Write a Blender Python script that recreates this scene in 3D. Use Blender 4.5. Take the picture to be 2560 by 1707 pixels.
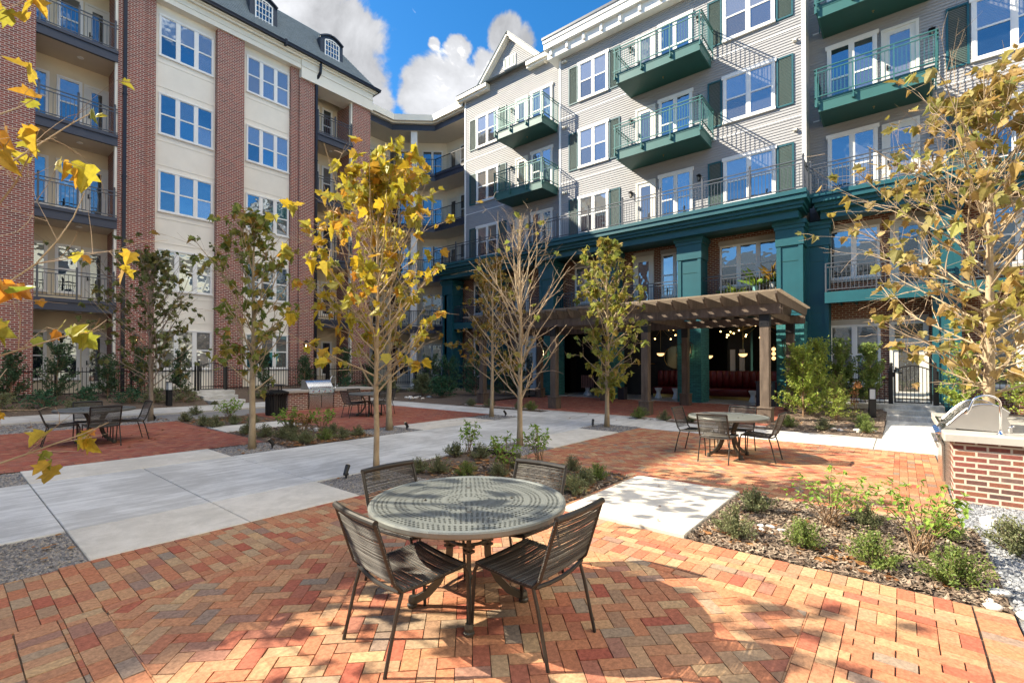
import bpy, math, random
from mathutils import Vector, Matrix
random.seed(11)
RAD = math.radians
S = bpy.context.scene
COL = S.collection
for o in list(bpy.data.objects):
    bpy.data.objects.remove(o)

# ------------------------------------------------------------------ camera
cam_d = bpy.data.cameras.new("camera")
cam = bpy.data.objects.new("camera", cam_d)
COL.objects.link(cam)
cam.location = (0, 0, 1.6)
cam.rotation_euler = (RAD(90.6), 0, RAD(39.4133 - 90))
cam_d.sensor_width = 36
cam_d.lens = 36 * 1183.94 / 2560
cam_d.shift_y = 45.3 / 2560
cam_d.clip_start = 0.05
cam_d.clip_end = 2000
S.camera = cam

# ------------------------------------------------------------------ light
SUN_EL, SUN_AZ = 37.5, 123.0          # azimuth counter-clockwise from +X, towards the sun
w = bpy.data.worlds.new("World")
S.world = w
w.use_nodes = True
wn = w.node_tree
wn.nodes.clear()


def nd(tree, typ, **kw):
    n = tree.nodes.new(typ)
    for k, v in kw.items():
        if k == 'inp':
            for a, b in v.items():
                n.inputs[a].default_value = b
        else:
            setattr(n, k, v)
    return n


sky = nd(wn, 'ShaderNodeTexSky')
sky.sky_type = 'NISHITA'
sky.sun_disc = False
sky.sun_elevation = RAD(SUN_EL)
sky.sun_rotation = RAD(90 - SUN_AZ)
sky.altitude = 200
sky.air_density = 1.1
sky.dust_density = 0.4
sky.ozone_density = 3.0
L = wn.links
hsv = nd(wn, 'ShaderNodeHueSaturation', inp={'Saturation': 1.36, 'Value': 0.60})
L.new(sky.outputs[0], hsv.inputs['Color'])
# clouds: soft cumulus banks at fixed sky directions, broken up by noise
tc = nd(wn, 'ShaderNodeTexCoord')


def dirn(px, py):
    f, cx, cy = 1183.94, 1280, 898.8
    a, p = RAD(39.4133), RAD(.6)
    F = Vector((math.cos(a) * math.cos(p), math.sin(a) * math.cos(p), math.sin(p)))
    Rr = Vector((math.sin(a), -math.cos(a), 0))
    U = Rr.cross(F)
    return (F + Rr * ((px - cx) / f) + U * ((cy - py) / f)).normalized()


nz = nd(wn, 'ShaderNodeTexNoise', inp={'Scale': 7.5, 'Detail': 9.0, 'Roughness': 0.6, 'Distortion': 0.25})
L.new(tc.outputs['Generated'], nz.inputs['Vector'])
nz2 = nd(wn, 'ShaderNodeTexNoise', inp={'Scale': 3.0, 'Detail': 6.0, 'Roughness': 0.55})
L.new(tc.outputs['Generated'], nz2.inputs['Vector'])
acc = None
blobs = [(740, 0, .11, 1.0), (830, 110, .10, 1.0), (880, 215, .09, 1.0), (640, -60, .16, 1.0), (930, 262, .06, .9), (1065, 245, .07, 1.0), (1140, 270, .08, 1.0),
         (1190, 235, .05, .9), (1265, 85, .04, .85), (1315, 120, .045, .85), (1360, 150, .05, .8), (1145, 120, .026, .75), (1215, 165, .03, .7), (1085, 110, .012, .6),
         (200, -500, .3, .75), (-600, -100, .3, .8)]
for px, py, rad, wt in blobs:
    d = dirn(px, py)
    dp = nd(wn, 'ShaderNodeVectorMath', operation='DISTANCE')
    L.new(tc.outputs['Generated'], dp.inputs[0])
    dp.inputs[1].default_value = d
    mr = nd(wn, 'ShaderNodeMapRange', inp={'From Min': rad * 1.55, 'From Max': rad * .2, 'To Min': 0.0, 'To Max': wt})
    mr.interpolation_type = 'SMOOTHSTEP'
    L.new(dp.outputs['Value'], mr.inputs['Value'])
    if acc is None:
        acc = mr.outputs[0]
    else:
        mx = nd(wn, 'ShaderNodeMath', operation='MAXIMUM')
        L.new(acc, mx.inputs[0])
        L.new(mr.outputs[0], mx.inputs[1])
        acc = mx.outputs[0]
ad = nd(wn, 'ShaderNodeMath', operation='MULTIPLY_ADD', inp={1: 2.3, 2: -1.15})
L.new(nz.outputs['Fac'], ad.inputs[0])
sm = nd(wn, 'ShaderNodeMath', operation='ADD')
L.new(acc, sm.inputs[0])
L.new(ad.outputs[0], sm.inputs[1])
cl = nd(wn, 'ShaderNodeMapRange', inp={'From Min': .46, 'From Max': .72, 'To Min': 0.0, 'To Max': 1.0})
cl.interpolation_type = 'SMOOTHSTEP'
L.new(sm.outputs[0], cl.inputs['Value'])
shade = nd(wn, 'ShaderNodeMapRange', inp={'From Min': .40, 'From Max': .58, 'To Min': 1.35, 'To Max': 2.75})
nmx = nd(wn, 'ShaderNodeMath', operation='MULTIPLY_ADD', inp={1: .45})
L.new(nz.outputs['Fac'], nmx.inputs[0])
nm2 = nd(wn, 'ShaderNodeMath', operation='MULTIPLY', inp={1: .55})
L.new(nz2.outputs['Fac'], nm2.inputs[0])
L.new(nm2.outputs[0], nmx.inputs[2])
L.new(nmx.outputs[0], shade.inputs['Value'])
ccol = nd(wn, 'ShaderNodeVectorMath', operation='SCALE')
ccol.inputs[0].default_value = (.97, .985, 1.03)
L.new(shade.outputs[0], ccol.inputs['Scale'])
mixc = nd(wn, 'ShaderNodeMix', data_type='RGBA')
L.new(cl.outputs[0], mixc.inputs['Factor'])
L.new(hsv.outputs[0], mixc.inputs[6])
L.new(ccol.outputs[0], mixc.inputs[7])
# bright cloud veil overhead, out of view, added to lift the shade
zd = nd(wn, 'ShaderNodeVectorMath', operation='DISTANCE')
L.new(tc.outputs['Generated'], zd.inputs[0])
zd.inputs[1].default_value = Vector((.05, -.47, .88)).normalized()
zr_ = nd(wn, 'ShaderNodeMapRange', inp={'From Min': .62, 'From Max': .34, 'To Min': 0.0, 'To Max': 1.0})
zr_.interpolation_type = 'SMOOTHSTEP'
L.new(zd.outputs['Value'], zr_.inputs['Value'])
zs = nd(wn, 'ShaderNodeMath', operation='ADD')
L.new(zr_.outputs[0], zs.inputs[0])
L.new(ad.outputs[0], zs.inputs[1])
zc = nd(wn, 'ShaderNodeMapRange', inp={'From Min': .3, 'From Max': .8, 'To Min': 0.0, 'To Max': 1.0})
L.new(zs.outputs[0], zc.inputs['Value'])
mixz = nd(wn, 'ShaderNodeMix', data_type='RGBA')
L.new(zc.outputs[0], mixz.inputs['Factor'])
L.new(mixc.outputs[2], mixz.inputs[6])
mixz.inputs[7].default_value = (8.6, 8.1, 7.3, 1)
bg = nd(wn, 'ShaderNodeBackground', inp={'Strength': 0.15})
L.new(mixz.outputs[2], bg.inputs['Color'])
wo = nd(wn, 'ShaderNodeOutputWorld')
L.new(bg.outputs[0], wo.inputs['Surface'])

sun_d = bpy.data.lights.new("sun", 'SUN')
sun_d.energy = 5.0
sun_d.angle = RAD(0.53)
sun_d.color = (1.0, .89, .71)
sun = bpy.data.objects.new("sun", sun_d)
COL.objects.link(sun)
sd = Vector((math.cos(RAD(SUN_AZ)) * math.cos(RAD(SUN_EL)), math.sin(RAD(SUN_AZ)) * math.cos(RAD(SUN_EL)), math.sin(RAD(SUN_EL))))
sun.rotation_euler = sd.to_track_quat('Z', 'Y').to_euler()
sun.location = sd * 60

S.view_settings.view_transform = 'Standard'
S.view_settings.look = 'None'
S.view_settings.exposure = 1.38
S.view_settings.gamma = 1.0
S.cycles.max_bounces = 7
S.cycles.diffuse_bounces = 4
S.cycles.glossy_bounces = 3
S.cycles.transparent_max_bounces = 6
S.cycles.caustics_reflective = False
S.cycles.caustics_refractive = False
S.cycles.use_denoising = True
S.cycles.sample_clamp_indirect = 6

# ------------------------------------------------------------------ mesh helpers


class MB:
    """collects faces of one mesh"""

    def __init__(self, T=None):
        self.v, self.f, self.m, self.T = [], [], [], T

    def add(self, pts, faces, m=0):
        b = len(self.v)
        if self.T:
            self.v += [tuple(self.T(*p)) for p in pts]
        else:
            self.v += [tuple(p) for p in pts]
        self.f += [tuple(b + i for i in f) for f in faces]
        self.m += [m] * len(faces)

    def poly(self, pts, m=0):
        self.add(pts, [tuple(range(len(pts)))], m)

    def box(self, x0, y0, z0, x1, y1, z1, m=0):
        x0, x1 = min(x0, x1), max(x0, x1)
        y0, y1 = min(y0, y1), max(y0, y1)
        z0, z1 = min(z0, z1), max(z0, z1)
        self.add([(x0, y0, z0), (x1, y0, z0), (x1, y1, z0), (x0, y1, z0), (x0, y0, z1), (x1, y0, z1), (x1, y1, z1), (x0, y1, z1)],
                 [(3, 2, 1, 0), (4, 5, 6, 7), (0, 1, 5, 4), (1, 2, 6, 5), (2, 3, 7, 6), (3, 0, 4, 7)], m)

    def bbox(self, x0, y0, z0, x1, y1, z1, c=.01, m=0):
        """box with chamfered vertical and top edges"""
        pr = [(x0 + c, y0), (x1 - c, y0), (x1, y0 + c), (x1, y1 - c), (x1 - c, y1), (x0 + c, y1), (x0, y1 - c), (x0, y0 + c)]
        cx, cy = (x0 + x1) / 2, (y0 + y1) / 2
        ins = [(cx + (x - cx) * (1 - 2 * c / (x1 - x0)), cy + (y - cy) * (1 - 2 * c / (y1 - y0))) for x, y in pr]
        pts = [(x, y, z0) for x, y in pr] + [(x, y, z1 - c) for x, y in pr] + [(x, y, z1) for x, y in ins]
        fs = [tuple(range(7, -1, -1)), tuple(range(16, 24))]
        for k in (0, 8):
            for i in range(8):
                j = (i + 1) % 8
                fs.append((k + i, k + j, k + 8 + j, k + 8 + i))
        self.add(pts, fs, m)

    def beam(self, p0, p1, w, h, m=0, up=(0, 0, 1)):
        p0, p1, up = Vector(p0), Vector(p1), Vector(up)
        d = (p1 - p0).normalized()
        s = d.cross(up)
        if s.length < 1e-4:
            s = d.cross(Vector((1, 0, 0)))
        s.normalize()
        t = s.cross(d)
        a, b = s * (w / 2), t * (h / 2)
        P = [p0 - a - b, p0 + a - b, p0 + a + b, p0 - a + b, p1 - a - b, p1 + a - b, p1 + a + b, p1 - a + b]
        self.add(P, [(0, 1, 2, 3), (7, 6, 5, 4), (0, 4, 5, 1), (1, 5, 6, 2), (2, 6, 7, 3), (3, 7, 4, 0)], m)

    def tube(self, pts, rad, n=6, m=0, cap=True):
        pts = [Vector(p) for p in pts]
        if not isinstance(rad, (list, tuple)):
            rad = [rad] * len(pts)
        V, Fc = [], []
        prev = None
        for i, p in enumerate(pts):
            if i == 0:
                d = pts[1] - p
            elif i == len(pts) - 1:
                d = p - pts[i - 1]
            else:
                d = (pts[i + 1] - pts[i - 1])
            d.normalize()
            if prev is None:
                s = d.cross(Vector((0, 0, 1)))
                if s.length < .05:
                    s = d.cross(Vector((1, 0, 0)))
            else:
                s = prev - d * prev.dot(d)
            s.normalize()
            prev = s
            t = d.cross(s)
            for k in range(n):
                a = 2 * math.pi * k / n
                V.append(p + (s * math.cos(a) + t * math.sin(a)) * rad[i])
        for i in range(len(pts) - 1):
            for k in range(n):
                j = (k + 1) % n
                Fc.append((i * n + k, i * n + j, (i + 1) * n + j, (i + 1) * n + k))
        if cap:
            Fc.append(tuple(range(n - 1, -1, -1)))
            Fc.append(tuple(range((len(pts) - 1) * n, len(pts) * n)))
        self.add(V, Fc, m)

    def lathe(self, prof, c=(0, 0, 0), n=16, m=0):
        V, Fc = [], []
        for r, z in prof:
            for k in range(n):
                a = 2 * math.pi * k / n
                V.append((c[0] + r * math.cos(a), c[1] + r * math.sin(a), c[2] + z))
        for i in range(len(prof) - 1):
            for k in range(n):
                j = (k + 1) % n
                Fc.append((i * n + k, i * n + j, (i + 1) * n + j, (i + 1) * n + k))
        Fc.append(tuple(range(n - 1, -1, -1)))
        Fc.append(tuple(range((len(prof) - 1) * n, len(prof) * n)))
        self.add(V, Fc, m)

    def ball(self, c, r, n=10, sz=1.0, m=0):
        k = n // 2 + 1
        self.lathe([(max(r * math.sin(math.pi * i / k), r * .04), -r * sz * math.cos(math.pi * i / k)) for i in range(k + 1)], c, n, m)

    def build(self, name, mats, parent=None, smooth=False, local=False, loc=None):
        me = bpy.data.meshes.new(name)
        me.from_pydata(self.v, [], self.f)
        if not isinstance(mats, (list, tuple)):
            mats = [mats]
        for mt in mats:
            me.materials.append(mt)
        if len(mats) > 1:
            me.polygons.foreach_set('material_index', self.m)
        if smooth:
            me.polygons.foreach_set('use_smooth', [True] * len(me.polygons))
        me.update()
        o = bpy.data.objects.new(name, me)
        COL.objects.link(o)
        if parent is not None:
            o.parent = parent
            if not local:                     # mesh was given in world coordinates
                acc, p = Vector((0, 0, 0)), parent
                while p is not None:
                    acc += Vector(p.location)
                    p = p.parent
                o.location = -acc
        if loc is not None:
            o.location = loc
        return o


def tag(o, label=None, cat=None, group=None, kind=None):
    for k, v in (('label', label), ('category', cat), ('group', group), ('kind', kind)):
        if v:
            o[k] = v
    return o


def thing(name, label, cat, loc=(0, 0, 0), rz=0, group=None):
    o = bpy.data.objects.new(name, None)
    o.empty_display_size = .2
    COL.objects.link(o)
    o.location = loc
    o.rotation_euler = (0, 0, rz)
    return tag(o, label, cat, group)


def dup(o, loc=None, rz=0, label=None, parent=None, scale=None):
    c = o.copy()
    COL.objects.link(c)
    if parent is not None:
        c.parent = parent
    if loc is not None:
        c.location = loc
        c.rotation_euler = (0, 0, rz)
    if scale is not None:
        c.scale = scale if isinstance(scale, (tuple, list)) else (scale,) * 3
    if label:
        c['label'] = label
    for ch in list(o.children):
        dup(ch, parent=c)
    return c


# pixel of the photograph -> point on a level plane (layout aid: gives real positions)
def G(px, py, z=0.0):
    d = dirn(px, py)
    t = (z - 1.6) / d.z
    return Vector((d.x * t, d.y * t, z))


# ------------------------------------------------------------------ materials
def new_mat(name):
    m = bpy.data.materials.new(name)
    m.use_nodes = True
    t = m.node_tree
    b = t.nodes['Principled BSDF']
    return m, t, b


def pos_vec(t, scale=(1, 1, 1), obj=False):
    if obj:
        g = nd(t, 'ShaderNodeTexCoord').outputs['Object']
    else:
        g = nd(t, 'ShaderNodeNewGeometry').outputs['Position']
    mp = nd(t, 'ShaderNodeMapping')
    mp.inputs['Scale'].default_value = scale
    t.links.new(g, mp.inputs['Vector'])
    return mp.outputs[0]


def mat(name, col, rough=.6, var=.12, scale=4.0, bump=0.0, bscale=40.0, metal=0.0, spec=.5, stretch=(1, 1, 1), col2=None, obj=False):
    m, t, b = new_mat(name)
    v = pos_vec(t, stretch, obj)
    n1 = nd(t, 'ShaderNodeTexNoise', inp={'Scale': scale, 'Detail': 7.0, 'Roughness': .65})
    t.links.new(v, n1.inputs['Vector'])
    rp = nd(t, 'ShaderNodeValToRGB')
    c = Vector(col)
    c2 = Vector(col2) if col2 else c * (1 + var)
    c1 = c * (1 - var) if not col2 else c
    rp.color_ramp.elements[0].position = .3
    rp.color_ramp.elements[1].position = .7
    rp.color_ramp.elements[0].color = (*c1, 1)
    rp.color_ramp.elements[1].color = (*c2, 1)
    t.links.new(n1.outputs['Fac'], rp.inputs[0])
    t.links.new(rp.outputs[0], b.inputs['Base Color'])
    b.inputs['Roughness'].default_value = rough
    b.inputs['Metallic'].default_value = metal
    b.inputs['Specular IOR Level'].default_value = spec
    if bump:
        n2 = nd(t, 'ShaderNodeTexNoise', inp={'Scale': bscale, 'Detail': 5.0, 'Roughness': .7})
        t.links.new(v, n2.inputs['Vector'])
        bp = nd(t, 'ShaderNodeBump', inp={'Strength': bump, 'Distance': .01})
        t.links.new(n2.outputs['Fac'], bp.inputs['Height'])
        t.links.new(bp.outputs[0], b.inputs['Normal'])
    return m


def ramp_set(rp, cols, const=False):
    cr = rp.color_ramp
    cr.interpolation = 'CONSTANT' if const else 'LINEAR'
    n = len(cols)
    while len(cr.elements) < n:
        cr.elements.new(.5)
    for i, c in enumerate(cols):
        cr.elements[i].position = i / n if const else i / (n - 1)
        cr.elements[i].color = (*c, 1)


def brick_mat(name, cols, mortar, bw=.2, bh=.075, ms=.011):
    """brickwork laid on any upright axis-aligned wall, in world metres"""
    m, t, b = new_mat(name)
    lk = t.links
    g = nd(t, 'ShaderNodeNewGeometry')
    sp = nd(t, 'ShaderNodeSeparateXYZ')
    lk.new(g.outputs['Position'], sp.inputs[0])
    sn = nd(t, 'ShaderNodeSeparateXYZ')
    lk.new(g.outputs['True Normal'], sn.inputs[0])
    ax = nd(t, 'ShaderNodeMath', operation='ABSOLUTE')
    lk.new(sn.outputs['X'], ax.inputs[0])
    gt = nd(t, 'ShaderNodeMath', operation='GREATER_THAN', inp={1: .5})
    lk.new(ax.outputs[0], gt.inputs[0])
    mx = nd(t, 'ShaderNodeMix', data_type='FLOAT')
    lk.new(gt.outputs[0], mx.inputs['Factor'])
    lk.new(sp.outputs['X'], mx.inputs[2])
    lk.new(sp.outputs['Y'], mx.inputs[3])
    cb = nd(t, 'ShaderNodeCombineXYZ')
    lk.new(mx.outputs[0], cb.inputs[0])
    lk.new(sp.outputs['Z'], cb.inputs[1])
    bt = nd(t, 'ShaderNodeTexBrick', inp={'Scale': 1.0, 'Mortar Size': ms, 'Mortar Smooth': .12, 'Bias': 0.0, 'Brick Width': bw, 'Row Height': bh,
                                           'Color1': (0, 0, 0, 1), 'Color2': (1, 1, 1, 1), 'Mortar': (.5, .5, .5, 1)})
    lk.new(cb.outputs[0], bt.inputs['Vector'])
    rp = nd(t, 'ShaderNodeValToRGB')
    ramp_set(rp, cols)
    lk.new(bt.outputs['Color'], rp.inputs[0])
    nz_ = nd(t, 'ShaderNodeTexNoise', inp={'Scale': 30.0, 'Detail': 5.0, 'Roughness': .7})
    lk.new(g.outputs['Position'], nz_.inputs['Vector'])
    nb = nd(t, 'ShaderNodeTexNoise', inp={'Scale': .8, 'Detail': 3.0})
    lk.new(g.outputs['Position'], nb.inputs['Vector'])
    md = nd(t, 'ShaderNodeMapRange', inp={'From Min': .3, 'From Max': .7, 'To Min': .72, 'To Max': 1.25})
    lk.new(nz_.outputs['Fac'], md.inputs['Value'])
    md2 = nd(t, 'ShaderNodeMapRange', inp={'From Min': .3, 'From Max': .7, 'To Min': .88, 'To Max': 1.1})
    lk.new(nb.outputs['Fac'], md2.inputs['Value'])
    mm = nd(t, 'ShaderNodeMath', operation='MULTIPLY')
    lk.new(md.outputs[0], mm.inputs[0])
    lk.new(md2.outputs[0], mm.inputs[1])
    sc = nd(t, 'ShaderNodeVectorMath', operation='SCALE')
    lk.new(rp.outputs[0], sc.inputs[0])
    lk.new(mm.outputs[0], sc.inputs['Scale'])
    mc = nd(t, 'ShaderNodeMix', data_type='RGBA')
    lk.new(bt.outputs['Fac'], mc.inputs['Factor'])
    lk.new(sc.outputs[0], mc.inputs[6])
    mc.inputs[7].default_value = (*mortar, 1)
    lk.new(mc.outputs[2], b.inputs['Base Color'])
    b.inputs['Roughness'].default_value = .85
    h = nd(t, 'ShaderNodeMath', operation='MULTIPLY_ADD', inp={1: -1.0, 2: 1.0})
    lk.new(bt.outputs['Fac'], h.inputs[0])
    h2 = nd(t, 'ShaderNodeMath', operation='MULTIPLY_ADD', inp={1: .35})
    lk.new(nz_.outputs['Fac'], h2.inputs[0])
    lk.new(h.outputs[0], h2.inputs[2])
    bp = nd(t, 'ShaderNodeBump', inp={'Strength': .7, 'Distance': .008})
    lk.new(h2.outputs[0], bp.inputs['Height'])
    lk.new(bp.outputs[0], b.inputs['Normal'])
    return m


def island_mat(name, cols, rough=.8, nscale=60., namt=.25, bump=.3, trans=0.0, const=False, spec=.3, objrand=0.0):
    """each separate little piece (brick, leaf, pebble) takes its own colour from the ramp"""
    m, t, b = new_mat(name)
    lk = t.links
    g = nd(t, 'ShaderNodeNewGeometry')
    rp = nd(t, 'ShaderNodeValToRGB')
    ramp_set(rp, cols, const)
    if objrand:
        oi = nd(t, 'ShaderNodeObjectInfo')
        ma = nd(t, 'ShaderNodeMath', operation='MULTIPLY_ADD', inp={1: objrand})
        lk.new(oi.outputs['Random'], ma.inputs[0])
        mb_ = nd(t, 'ShaderNodeMath', operation='MULTIPLY', inp={1: 1 - objrand})
        lk.new(g.outputs['Random Per Island'], mb_.inputs[0])
        lk.new(mb_.outputs[0], ma.inputs[2])
        lk.new(ma.outputs[0], rp.inputs[0])
    else:
        lk.new(g.outputs['Random Per Island'], rp.inputs[0])
    nz_ = nd(t, 'ShaderNodeTexNoise', inp={'Scale': nscale, 'Detail': 6.0, 'Roughness': .7})
    lk.new(g.outputs['Position'], nz_.inputs['Vector'])
    md = nd(t, 'ShaderNodeMapRange', inp={'From Min': .3, 'From Max': .7, 'To Min': 1 - namt, 'To Max': 1 + namt})
    lk.new(nz_.outputs['Fac'], md.inputs['Value'])
    sc = nd(t, 'ShaderNodeVectorMath', operation='SCALE')
    lk.new(rp.outputs[0], sc.inputs[0])
    lk.new(md.outputs[0], sc.inputs['Scale'])
    lk.new(sc.outputs[0], b.inputs['Base Color'])
    b.inputs['Roughness'].default_value = rough
    b.inputs['Specular IOR Level'].default_value = spec
    if bump:
        bp = nd(t, 'ShaderNodeBump', inp={'Strength': bump, 'Distance': .004})
        lk.new(nz_.outputs['Fac'], bp.inputs['Height'])
        lk.new(bp.outputs[0], b.inputs['Normal'])
    if trans:
        tr = nd(t, 'ShaderNodeBsdfTranslucent')
        lk.new(sc.outputs[0], tr.inputs['Color'])
        ms = nd(t, 'ShaderNodeMixShader', inp={0: trans})
        lk.new(b.outputs[0], ms.inputs[1])
        lk.new(tr.outputs[0], ms.inputs[2])
        lk.new(ms.outputs[0], t.nodes['Material Output'].inputs['Surface'])
    return m


def glass_mat(name, base, blinds=0.0, refl=.42, pitch=.05):
    """window pane: blinds or a dim room seen behind a mirror-like pane with slight waves"""
    m, t, b = new_mat(name)
    lk = t.links
    g = nd(t, 'ShaderNodeNewGeometry')
    sp = nd(t, 'ShaderNodeSeparateXYZ')
    lk.new(g.outputs['Position'], sp.inputs[0])
    if blinds:
        fr = nd(t, 'ShaderNodeMath', operation='FRACT')
        ml = nd(t, 'ShaderNodeMath', operation='MULTIPLY', inp={1: 1 / pitch})
        lk.new(sp.outputs['Z'], ml.inputs[0])
        lk.new(ml.outputs[0], fr.inputs[0])
        st = nd(t, 'ShaderNodeMapRange', inp={'From Min': .2, 'From Max': .5, 'To Min': 0.7, 'To Max': 1.0})
        lk.new(fr.outputs[0], st.inputs['Value'])
        sc = nd(t, 'ShaderNodeVectorMath', operation='SCALE')
        sc.inputs[0].default_value = (blinds, blinds * .97, blinds * .9)
        lk.new(st.outputs[0], sc.inputs['Scale'])
        lk.new(sc.outputs[0], b.inputs['Base Color'])
    else:
        n0 = nd(t, 'ShaderNodeTexNoise', inp={'Scale': 1.7, 'Detail': 2.0})
        lk.new(g.outputs['Position'], n0.inputs['Vector'])
        rp = nd(t, 'ShaderNodeValToRGB')
        ramp_set(rp, [tuple(c * .35 for c in base), tuple(c * 1.6 for c in base)])
        lk.new(n0.outputs['Fac'], rp.inputs[0])
        lk.new(rp.outputs[0], b.inputs['Base Color'])
    b.inputs['Roughness'].default_value = .6
    b.inputs['Specular IOR Level'].default_value = 0
    # every pane differs a little: curtains drawn here and there, reflection stronger or weaker
    isl = g.outputs['Random Per Island']
    cur = nd(t, 'ShaderNodeMapRange', inp={'From Min': .62, 'From Max': .95, 'To Min': 0.0, 'To Max': .55})
    lk.new(isl, cur.inputs['Value'])
    src = b.inputs['Base Color'].links[0].from_socket
    mxc = nd(t, 'ShaderNodeMix', data_type='RGBA')
    lk.new(cur.outputs[0], mxc.inputs['Factor'])
    lk.new(src, mxc.inputs[6])
    mxc.inputs[7].default_value = (.30, .29, .26, 1)
    lk.new(mxc.outputs[2], b.inputs['Base Color'])
    gl = nd(t, 'ShaderNodeBsdfGlossy', inp={'Roughness': .015, 'Color': (.72, .85, .97, 1)})
    nw = nd(t, 'ShaderNodeTexNoise', inp={'Scale': 1.6, 'Detail': 2.0})
    lk.new(g.outputs['Position'], nw.inputs['Vector'])
    bp = nd(t, 'ShaderNodeBump', inp={'Strength': .3, 'Distance': .03})
    lk.new(nw.outputs['Fac'], bp.inputs['Height'])
    lk.new(bp.outputs[0], gl.inputs['Normal'])
    rv = nd(t, 'ShaderNodeMath', operation='FRACT')
    r7 = nd(t, 'ShaderNodeMath', operation='MULTIPLY', inp={1: 7.31})
    lk.new(isl, r7.inputs[0])
    lk.new(r7.outputs[0], rv.inputs[0])
    rf_ = nd(t, 'ShaderNodeMapRange', inp={'To Min': refl * .72, 'To Max': refl * 1.18})
    lk.new(rv.outputs[0], rf_.inputs['Value'])
    ms = nd(t, 'ShaderNodeMixShader')
    lk.new(rf_.outputs[0], ms.inputs[0])
    lk.new(b.outputs[0], ms.inputs[1])
    lk.new(gl.outputs[0], ms.inputs[2])
    lk.new(ms.outputs[0], t.nodes['Material Output'].inputs['Surface'])
    return m


def concrete_mat(name, lo, hi, streak=(.35, 2.2, 1)):
    """broom-finished slab: cloudy tone, faint trowel streaks, specks and old water stains"""
    m, t, b = new_mat(name)
    lk = t.links
    v = pos_vec(t)
    vs = pos_vec(t, streak)
    n1 = nd(t, 'ShaderNodeTexNoise', inp={'Scale': .8, 'Detail': 8.0, 'Roughness': .68, 'Distortion': .6})
    lk.new(v, n1.inputs['Vector'])
    n2 = nd(t, 'ShaderNodeTexNoise', inp={'Scale': 3.5, 'Detail': 7.0, 'Roughness': .75, 'Distortion': .4})
    lk.new(vs, n2.inputs['Vector'])
    n3 = nd(t, 'ShaderNodeTexNoise', inp={'Scale': 90.0, 'Detail': 3.0, 'Roughness': .8})
    lk.new(v, n3.inputs['Vector'])
    a1 = nd(t, 'ShaderNodeMath', operation='MULTIPLY_ADD', inp={1: .5})
    lk.new(n2.outputs['Fac'], a1.inputs[0])
    a2 = nd(t, 'ShaderNodeMath', operation='MULTIPLY', inp={1: .5})
    lk.new(n1.outputs['Fac'], a2.inputs[0])
    lk.new(a2.outputs[0], a1.inputs[2])
    rp = nd(t, 'ShaderNodeValToRGB')
    ramp_set(rp, [tuple(c * .9 for c in lo), lo, hi, tuple(min(.8, c * 1.06) for c in hi)])
    for i, q in enumerate((.36, .46, .56, .66)):
        rp.color_ramp.elements[i].position = q
    lk.new(a1.outputs[0], rp.inputs[0])
    sp = nd(t, 'ShaderNodeMapRange', inp={'From Min': .28, 'From Max': .42, 'To Min': .72, 'To Max': 1.0})
    lk.new(n3.outputs['Fac'], sp.inputs['Value'])
    sc = nd(t, 'ShaderNodeVectorMath', operation='SCALE')
    lk.new(rp.outputs[0], sc.inputs[0])
    lk.new(sp.outputs[0], sc.inputs['Scale'])
    lk.new(sc.outputs[0], b.inputs['Base Color'])
    b.inputs['Roughness'].default_value = .88
    b.inputs['Specular IOR Level'].default_value = .3
    bp = nd(t, 'ShaderNodeBump', inp={'Strength': .2, 'Distance': .006})
    lk.new(n3.outputs['Fac'], bp.inputs['Height'])
    lk.new(bp.outputs[0], b.inputs['Normal'])
    return m


def emit_mat(name, col, strength):
    m, t, b = new_mat(name)
    b.inputs['Base Color'].default_value = (*col, 1)
    b.inputs['Emission Color'].default_value = (*col, 1)
    b.inputs['Emission Strength'].default_value = strength
    return m


M = {}
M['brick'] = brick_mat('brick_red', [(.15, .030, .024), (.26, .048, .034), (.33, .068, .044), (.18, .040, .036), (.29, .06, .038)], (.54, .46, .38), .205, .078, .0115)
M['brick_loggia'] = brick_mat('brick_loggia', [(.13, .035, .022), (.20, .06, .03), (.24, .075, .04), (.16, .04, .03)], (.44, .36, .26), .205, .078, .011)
M['brick_island'] = brick_mat('brick_island', [(.10, .055, .05), (.21, .075, .048), (.27, .10, .055), (.16, .10, .085), (.24, .065, .048), (.19, .062, .05)], (.56, .48, .39), .19, .066, .011)
M['teal_brick'] = brick_mat('brick_teal', [(.020, .13, .14), (.028, .17, .18), (.035, .2, .2)], (.015, .09, .1), .205, .07, .007)
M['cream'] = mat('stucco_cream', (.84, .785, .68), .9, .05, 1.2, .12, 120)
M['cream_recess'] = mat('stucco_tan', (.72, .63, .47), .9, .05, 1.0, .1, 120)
M['cream_wing'] = mat('stucco_wing', (.80, .74, .62), .9, .05, 1.0, .1, 120)
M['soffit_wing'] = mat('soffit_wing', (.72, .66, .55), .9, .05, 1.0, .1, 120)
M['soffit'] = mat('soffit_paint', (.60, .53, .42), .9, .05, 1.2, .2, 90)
M['trim_white'] = mat('trim_white', (.82, .81, .78), .55, .03, 3)
M['trim_cream'] = mat('trim_cream', (.82, .775, .67), .6, .03, 3)
M['siding'] = mat('siding_grey', (.345, .345, .35), .7, .05, 1.5, .05, 80, stretch=(1, 1, 6))
M['siding_tan'] = mat('siding_tan', (.62, .55, .43), .7, .05, 1.5)
M['teal'] = mat('paint_teal', (.010, .088, .108), .45, .10, 2.0, .04, 60)
M['teal_dark'] = mat('paint_teal_dark', (.012, .078, .066), .5, .1, 2.0)
M['balc'] = mat('balcony_green', (.035, .13, .12), .45, .10, 2.0, .04, 60)
M['mirror'] = mat('mirror_dim', (.035, .033, .03), .08, .05, 2, metal=1.0)
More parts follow.
